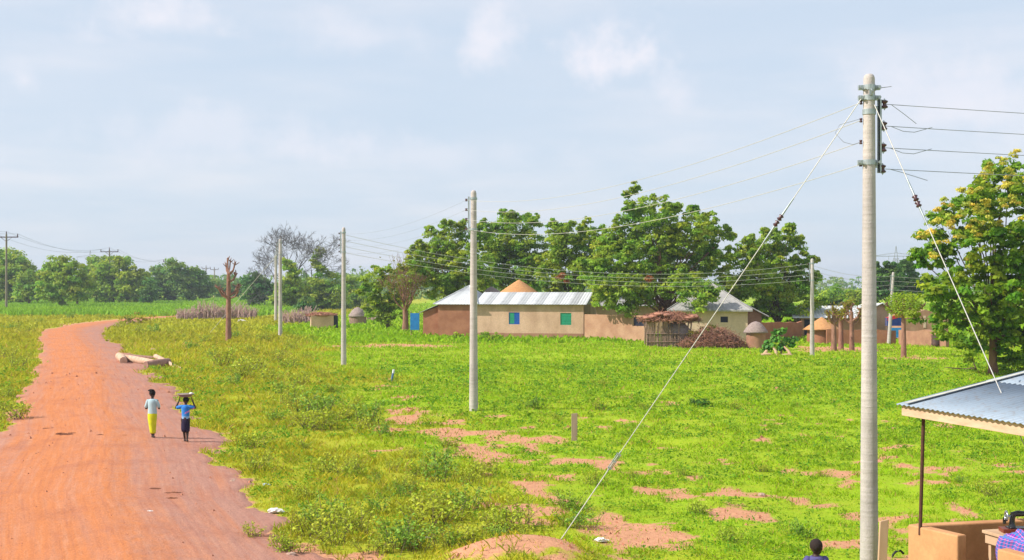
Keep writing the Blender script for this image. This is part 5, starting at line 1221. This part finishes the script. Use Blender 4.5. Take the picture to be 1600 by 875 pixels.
def remeshed(mb, name, m_, parent, voxel, smooth=3):
    tmp = mb.build('tmp', m_); r_ = tmp.modifiers.new('r', 'REMESH'); r_.mode = 'VOXEL'; r_.voxel_size = voxel; r_.use_smooth_shade = True
    s_ = tmp.modifiers.new('s', 'SMOOTH'); s_.iterations = smooth; s_.factor = .5
    dg = bpy.context.evaluated_depsgraph_get(); me = bpy.data.meshes.new_from_object(tmp.evaluated_get(dg)); me.name = name
    bpy.data.objects.remove(tmp); me.materials.clear(); me.materials.append(m_); o = bpy.data.objects.new(name, me); COL.objects.link(o); o.parent = parent; return o
def hand(mb, wrist, dirv, palm_n, s_=1., curl=.5, side=1):
    """palm with four unequal curled fingers and a thumb from the palm side"""
    d = Vector(dirv).normalized(); n_ = Vector(palm_n).normalized(); n_ = (n_-d*n_.dot(d)).normalized(); w = d.cross(n_)*side
    palm = wrist+d*.045*s_
    for o in (-.02, 0, .02): capsule(mb, wrist+w*o*.6*s_, wrist+d*.06*s_+w*o*s_, .013*s_, .013*s_, 8)
    for k_, (o, L) in enumerate(((-.028,.048),(-.0095,.058),(.0095,.054),(.028,.042))):
        b = wrist+d*.068*s_+w*o*s_; m1 = b+(d*math.cos(curl*.6)+n_*math.sin(curl*.6))*L*.55*s_; m2 = m1+(d*math.cos(curl*1.6)+n_*math.sin(curl*1.6))*L*.5*s_
        capsule(mb, b, m1, .0085*s_, .0078*s_, 7); capsule(mb, m1, m2, .0078*s_, .0066*s_, 7)
    b = wrist+d*.022*s_-w*.026*s_; m1 = b+(d*.6-w*.75+n_*.3).normalized()*.03*s_; m2 = m1+(d*.85-w*.25+n_*.5).normalized()*.026*s_
    capsule(mb, b, m1, .0105*s_, .009*s_, 7); capsule(mb, m1, m2, .009*s_, .0075*s_, 7)
def head(mb, c_, r_, yaw=0.):
    """c_ centre of the skull; faces +y turned by yaw; r_ half height"""
    M = Matrix.Translation(c_)@Matrix.Rotation(yaw, 4, 'Z')
    def bl(p, rr, s_): 
        b = MB(); b.ball((0,0,0), rr, 3, s_); mb.add([M@(Vector(v)+Vector(p)) for v in b.v], b.f, smooth=True)
    bl((0,-.012*r_/.11,.015), r_*.98, (.74,.90,.88)); bl((0,.3*r_,-.38*r_), r_*.62, (.78,.78,.95)); bl((0,.82*r_,-.12*r_), r_*.13, (.75,1.1,1.)); bl((0,.72*r_,-.52*r_), r_*.2, (1.2,.6,.5))
    for s_ in (-1, 1):
        bl((s_*.72*r_, -.05*r_, -.08*r_), r_*.2, (.4,.8,1.15)); bl((s_*.32*r_, .70*r_, .12*r_), r_*.16, (1.1,.5,.5))
def face_parts(parent, c_, r_, yaw):
    M = Matrix.Translation(c_)@Matrix.Rotation(yaw, 4, 'Z'); mb = MB()
    for s_ in (-1, 1): p = M@Vector((s_*.30*r_, .745*r_, .0)); mb.ball(p, r_*.10, 1)
    mb.build('eyes', mat('eye_white', (.7,.66,.62), None, 5, .3), parent)
def loft(mb, rings, n=24, wob=0.):
    v = []; f = []
    for (cx, cy, z_, rx, ry) in rings:
        for k_ in range(n):
            a = 2*math.pi*k_/n; q = 1+wob*math.sin(a*5+z_*9); v.append((cx+math.cos(a)*rx*q, cy+math.sin(a)*ry*q, z_))
    for i_ in range(len(rings)-1):
        for k_ in range(n): k2 = (k_+1) % n; f.append((i_*n+k_, i_*n+k2, (i_+1)*n+k2, (i_+1)*n+k_))
    mb.add(v, f, smooth=True)
def foot(mb, ankle, yaw=0, toe_drop=0.):
    d = Vector((math.sin(yaw), math.cos(yaw), 0)); heel = ankle-d*.02+Vector((0,0,-.035)); capsule(mb, ankle, heel, .026, .026, 8); capsule(mb, heel, heel+d*.11+Vector((0,0,-.008-toe_drop)), .026, .020, 8)
    sd = Vector((d.y, -d.x, 0))
    for k_ in range(5): b = heel+d*.11+sd*(-.018+.009*k_)+Vector((0,0,-.012-toe_drop)); capsule(mb, b, b+d*.022, .0075, .006, 6)

# girl on the left: pale blue top, yellow-green wrapper, hands in front
k1 = empty('person', ((238-800)/2000*36.7, 36.7, 0), 0, 'child in pale blue top and long yellow-green skirt walking up the red road', 'person'); k1.location.z = hz(k1.location.x, 36.7)+.03
S1 = 1.0; mb = MB()
hipz, shz = .68, 1.075
for s_ in (-1, 1):
    hp = Vector((.055*s_, 0, hipz)); kn = Vector((.042*s_+.008, .025*s_, .38)); an = Vector((.032*s_+.015, -.05*s_+.01, .065)); capsule(mb, hp, kn, .062, .044); capsule(mb, kn, an, .042, .027); foot(mb, an)
    sh_ = Vector((.135*s_, 0, shz-.02)); el = Vector((.185*s_, .03, .84)); wr = Vector((.10*s_, .19, .90)); capsule(mb, sh_, el, .042, .034); capsule(mb, el, wr, .032, .021); hand(mb, wr, (-.6*s_, .7, .1), (0, -.2, 1), .85, .8, s_)
capsule(mb, (0,0,.70), (0,0,.84), .105, .085); capsule(mb, (0,0,.86), (0,0,1.02), .088, .10); capsule(mb, (-.07,0,1.04), (.07,0,1.04), .062, .062); capsule(mb, (0,0,1.06), (0,.01,1.17), .042, .038)
hc = Vector((0, .015, 1.25)); head(mb, hc, .108, -.15); remeshed(mb, 'body', SKIN, k1, .0085)
face_parts(k1, hc, .108, -.15)
mb = MB(); mb.ball(hc+Vector((0,-.015,.03)), .108, 2, (.84,.92,.84), .06); mb.ball(hc+Vector((-.025,-.03,.105)), .07, 2, (1.35,1.,.55), .12); mb.build('hair', HAIR, k1)
SHIRT1 = mat('pale_blue_cotton', (.42,.56,.60), (.36,.50,.56), 9, .9); SK1 = mat('yellow_green_cloth', (.62,.64,.015), (.50,.54,.015), 9, .85)
mb = MB(); loft(mb, [(0,0,.69,.128,.105),(0,0,.74,.130,.105),(0,0,.82,.118,.098),(0,0,.92,.118,.098),(0,0,1.0,.128,.102),(0,0,1.06,.13,.092),(0,0,1.095,.10,.075),(0,.0,1.115,.055,.055),(0,.0,1.11,.045,.045)], 28, .015)
for s_ in (-1, 1): capsule(mb, (.12*s_,0,1.05), (.178*s_,.018,.90), .055, .052, 12)
mb.build('top', SHIRT1, k1)
mb = MB(); loft(mb, [(0,0,.80,.112,.095),(0,0,.74,.122,.10),(0,0,.66,.132,.110),(.0,0,.55,.128,.108),(.005,0,.42,.112,.105),(.01,0,.28,.096,.10),(.015,0,.16,.082,.095),(.018,0,.125,.076,.09),(.018,0,.13,.07,.08),(.015,0,.3,.07,.08)], 28, .02); mb.build('skirt', SK1, k1)
# child on the right carrying a basin
k2 = empty('person', ((290-800)/2000*36.1, 36.1, 0), 0, 'child in blue shirt and dark knee-length skirt holding a basin overhead', 'person'); k2.location.z = hz(k2.location.x, 36.1)+.03
mb = MB()
for s_ in (-1, 1):
    hp = Vector((.065*s_, 0, .62)); kn = Vector((.05*s_, .02*s_+.01, .35)); an = Vector((.045*s_+.01, -.05*s_, .065)); capsule(mb, hp, kn, .072, .048); capsule(mb, kn, an, .046, .027); foot(mb, an)
    sh_ = Vector((.125*s_, 0, .99)); el = Vector((.275*s_, .0, .955)); wr = Vector((.175*s_, .02, 1.19)); capsule(mb, sh_, el, .04, .031); capsule(mb, el, wr, .030, .020); hand(mb, wr, (-.15*s_, 0, 1), (-s_, 0, .1), .85, .55, s_)
capsule(mb, (0,0,.64), (0,0,.78), .10, .08); capsule(mb, (0,0,.80), (0,0,.95), .082, .096); capsule(mb, (-.07,0,.97), (.07,0,.97), .058, .058); capsule(mb, (0,0,.98), (0,.01,1.08), .04, .037)
hc = Vector((.01, .01, 1.155)); head(mb, hc, .105, .1); remeshed(mb, 'body', SKIN, k2, .0085); face_parts(k2, hc, .105, .1)
mb = MB(); mb.ball(hc+Vector((0,-.012,.028)), .105, 2, (.83,.93,.82), .05); mb.build('hair', HAIR, k2)
m_s2 = smat('blue_printed_shirt'); t = NT(m_s2); oc = t.n('ShaderNodeTexCoord').outputs['Object']; nz_ = t.noise(9, 3, vec=oc); sp_ = t.n('ShaderNodeSeparateXYZ'); t.put(sp_.inputs[0], oc)
cs_ = t.mix(t.ramp(nz_, .4, .6), (.02,.16,.55), (.05,.26,.66)); cs_ = t.mix(t.ramp(sp_.outputs[2], .74, .70, 0, .75), cs_, (.32,.50,.70))
dx_ = t.math('ADD', t.math('MULTIPLY', sp_.outputs[0], .55), t.math('MULTIPLY', sp_.outputs[2], -1.)); cs_ = t.mix(t.math('MULTIPLY', t.ramp(t.math('ABSOLUTE', t.math('ADD', dx_, .805)), .028, .02), t.ramp(sp_.outputs[0], -.01, .01)), cs_, (.50,.22,.55)); t.finish(cs_, .85)
mb = MB(); loft(mb, [(0,0,.60,.098,.088),(0,0,.66,.108,.092),(0,0,.75,.108,.092),(0,0,.86,.112,.094),(0,0,.95,.125,.094),(0,0,1.0,.12,.085),(0,0,1.025,.08,.065),(0,.0,1.04,.05,.05),(0,.0,1.035,.042,.042)], 28, .015)
for s_ in (-1, 1): capsule(mb, (.10*s_,0,.985), (.215*s_,.0,.965), .056, .054, 12)
mb.build('shirt', m_s2, k2)
mb = MB(); loft(mb, [(0,0,.68,.098,.085),(0,0,.60,.116,.10),(0,0,.48,.124,.108),(0,0,.36,.122,.108),(0,0,.29,.112,.10),(0,0,.285,.10,.09),(0,0,.4,.1,.09)], 28, .025); mb.build('skirt', mat('dark_navy_cloth', (.022,.014,.045), (.015,.010,.035), 8, .9), k2)
bs_ = empty('basin', (k2.location.x+.0, k2.location.y, k2.location.z+1.262), 0, 'wide grey metal basin balanced on the head of the child in blue', 'basin')
mb = MB(); mb.lathe([(0,0),(.13,0),(.15,.006),(.225,.075),(.245,.082),(.245,.09),(.222,.086),(.145,.016),(0,.012)], 28); mb.build('bowl', mat('enamel_grey', (.34,.27,.24), (.26,.2,.18), 8, .5, metal=.3), bs_)
mb = MB(); mb.ball((0,0,.06), .19, 2, (1,1,.18), .1); mb.build('load', mat('load_brown', (.33,.26,.22), None, 20, .9), bs_)
bg_ = MB(); bg_.ball((.155,0,.095), .05, 2, (1.1,1,.7), .25); o = bg_.build('plastic_bag', WHITE); o.location = bs_.location; tag(o, 'small white bundle lying in the right side of the basin', 'bundle')
# near boy, only head and shoulders in the frame
k3 = empty('person', ((1275-800)/2000*16.2, 16.2, 0), 0, 'child with close-cropped head and dark violet top at the bottom edge', 'person'); k3.location.z = hz(k3.location.x, 16.2)
HZ = CAMZ+(448-855)/2000*16.2-k3.location.z; hc = Vector((.01, 0, HZ)); mb = MB(); dz = HZ-1.118
for s_ in (-1, 1):
    hp = Vector((.065*s_, 0, .56+dz*.5)); kn = Vector((.06*s_, .02, .31+dz*.3)); an = Vector((.06*s_, 0, .065)); capsule(mb, hp, kn, .07, .048); capsule(mb, kn, an, .046, .027); foot(mb, an, -.6)
    sh_ = Vector((.12*s_, 0, .965+dz)); el = Vector((.17*s_, -.03, .74+dz)); wr = Vector((.16*s_, .06, .55+dz)); capsule(mb, sh_, el, .042, .033); capsule(mb, el, wr, .031, .021); hand(mb, wr, (0, .15, -1), (-s_, 0, 0), .85, .5, s_)
capsule(mb, (0,0,.60+dz), (0,0,.76+dz), .10, .08); capsule(mb, (0,0,.78+dz), (0,0,.93+dz), .082, .096); capsule(mb, (-.07,0,.95+dz), (.07,0,.95+dz), .056, .056); capsule(mb, (0,0,.96+dz), (.0,.01,1.08+dz), .040, .037)
head(mb, hc, .103, -.7); remeshed(mb, 'body', SKIN, k3, .0085); face_parts(k3, hc, .103, -.7)
mb = MB(); M_ = Matrix.Rotation(-.7, 3, 'Z'); mb.ball(hc+M_@Vector((0,-.018,.024)), .103, 3, (.79,.9,.86), .015); mb.build('hair', mat('cropped_hair', (.018,.012,.012), (.03,.018,.015), 90, .9), k3)
mb = MB(); loft(mb, [(0,0,.56+dz,.125,.10),(0,0,.72+dz,.118,.098),(0,0,.86+dz,.12,.098),(0,0,.94+dz,.125,.09),(0,0,.985+dz,.105,.078),(0,0,1.01+dz,.065,.06),(0,0,1.005+dz,.05,.05)], 28, .012)
for s_ in (-1, 1): capsule(mb, (.11*s_,0,.955+dz), (.155*s_,-.02,.82+dz), .055, .052, 12)
mb.build('top', mat('violet_cotton', (.10,.09,.24), (.08,.07,.2), 9, .9), k3)
mb = MB(); loft(mb, [(0,0,.62+dz,.10,.09),(0,0,.5+dz,.118,.10),(0,0,.3,.12,.105),(0,0,.29,.11,.09)], 24, .02); mb.build('shorts', mat('brown_shorts', (.12,.08,.06), None, 8, .9), k3)

# ------------------------------------------------------------------ air
hzm = smat('air'); hzt = hzm.node_tree
pv = hzt.nodes.new('ShaderNodeVolumePrincipled'); pv.inputs['Color'].default_value = (.80, .88, 1, 1); pv.inputs['Density'].default_value = .0003; pv.inputs['Anisotropy'].default_value = .2
oo = hzt.nodes.new('ShaderNodeOutputMaterial'); hzt.links.new(pv.outputs[0], oo.inputs['Volume'])
mb = MB(); mb.box((-2650, -70, -1.6), (2650, 3900, 30)); o = mb.build('haze', hzm); tag(o, kind='stuff')
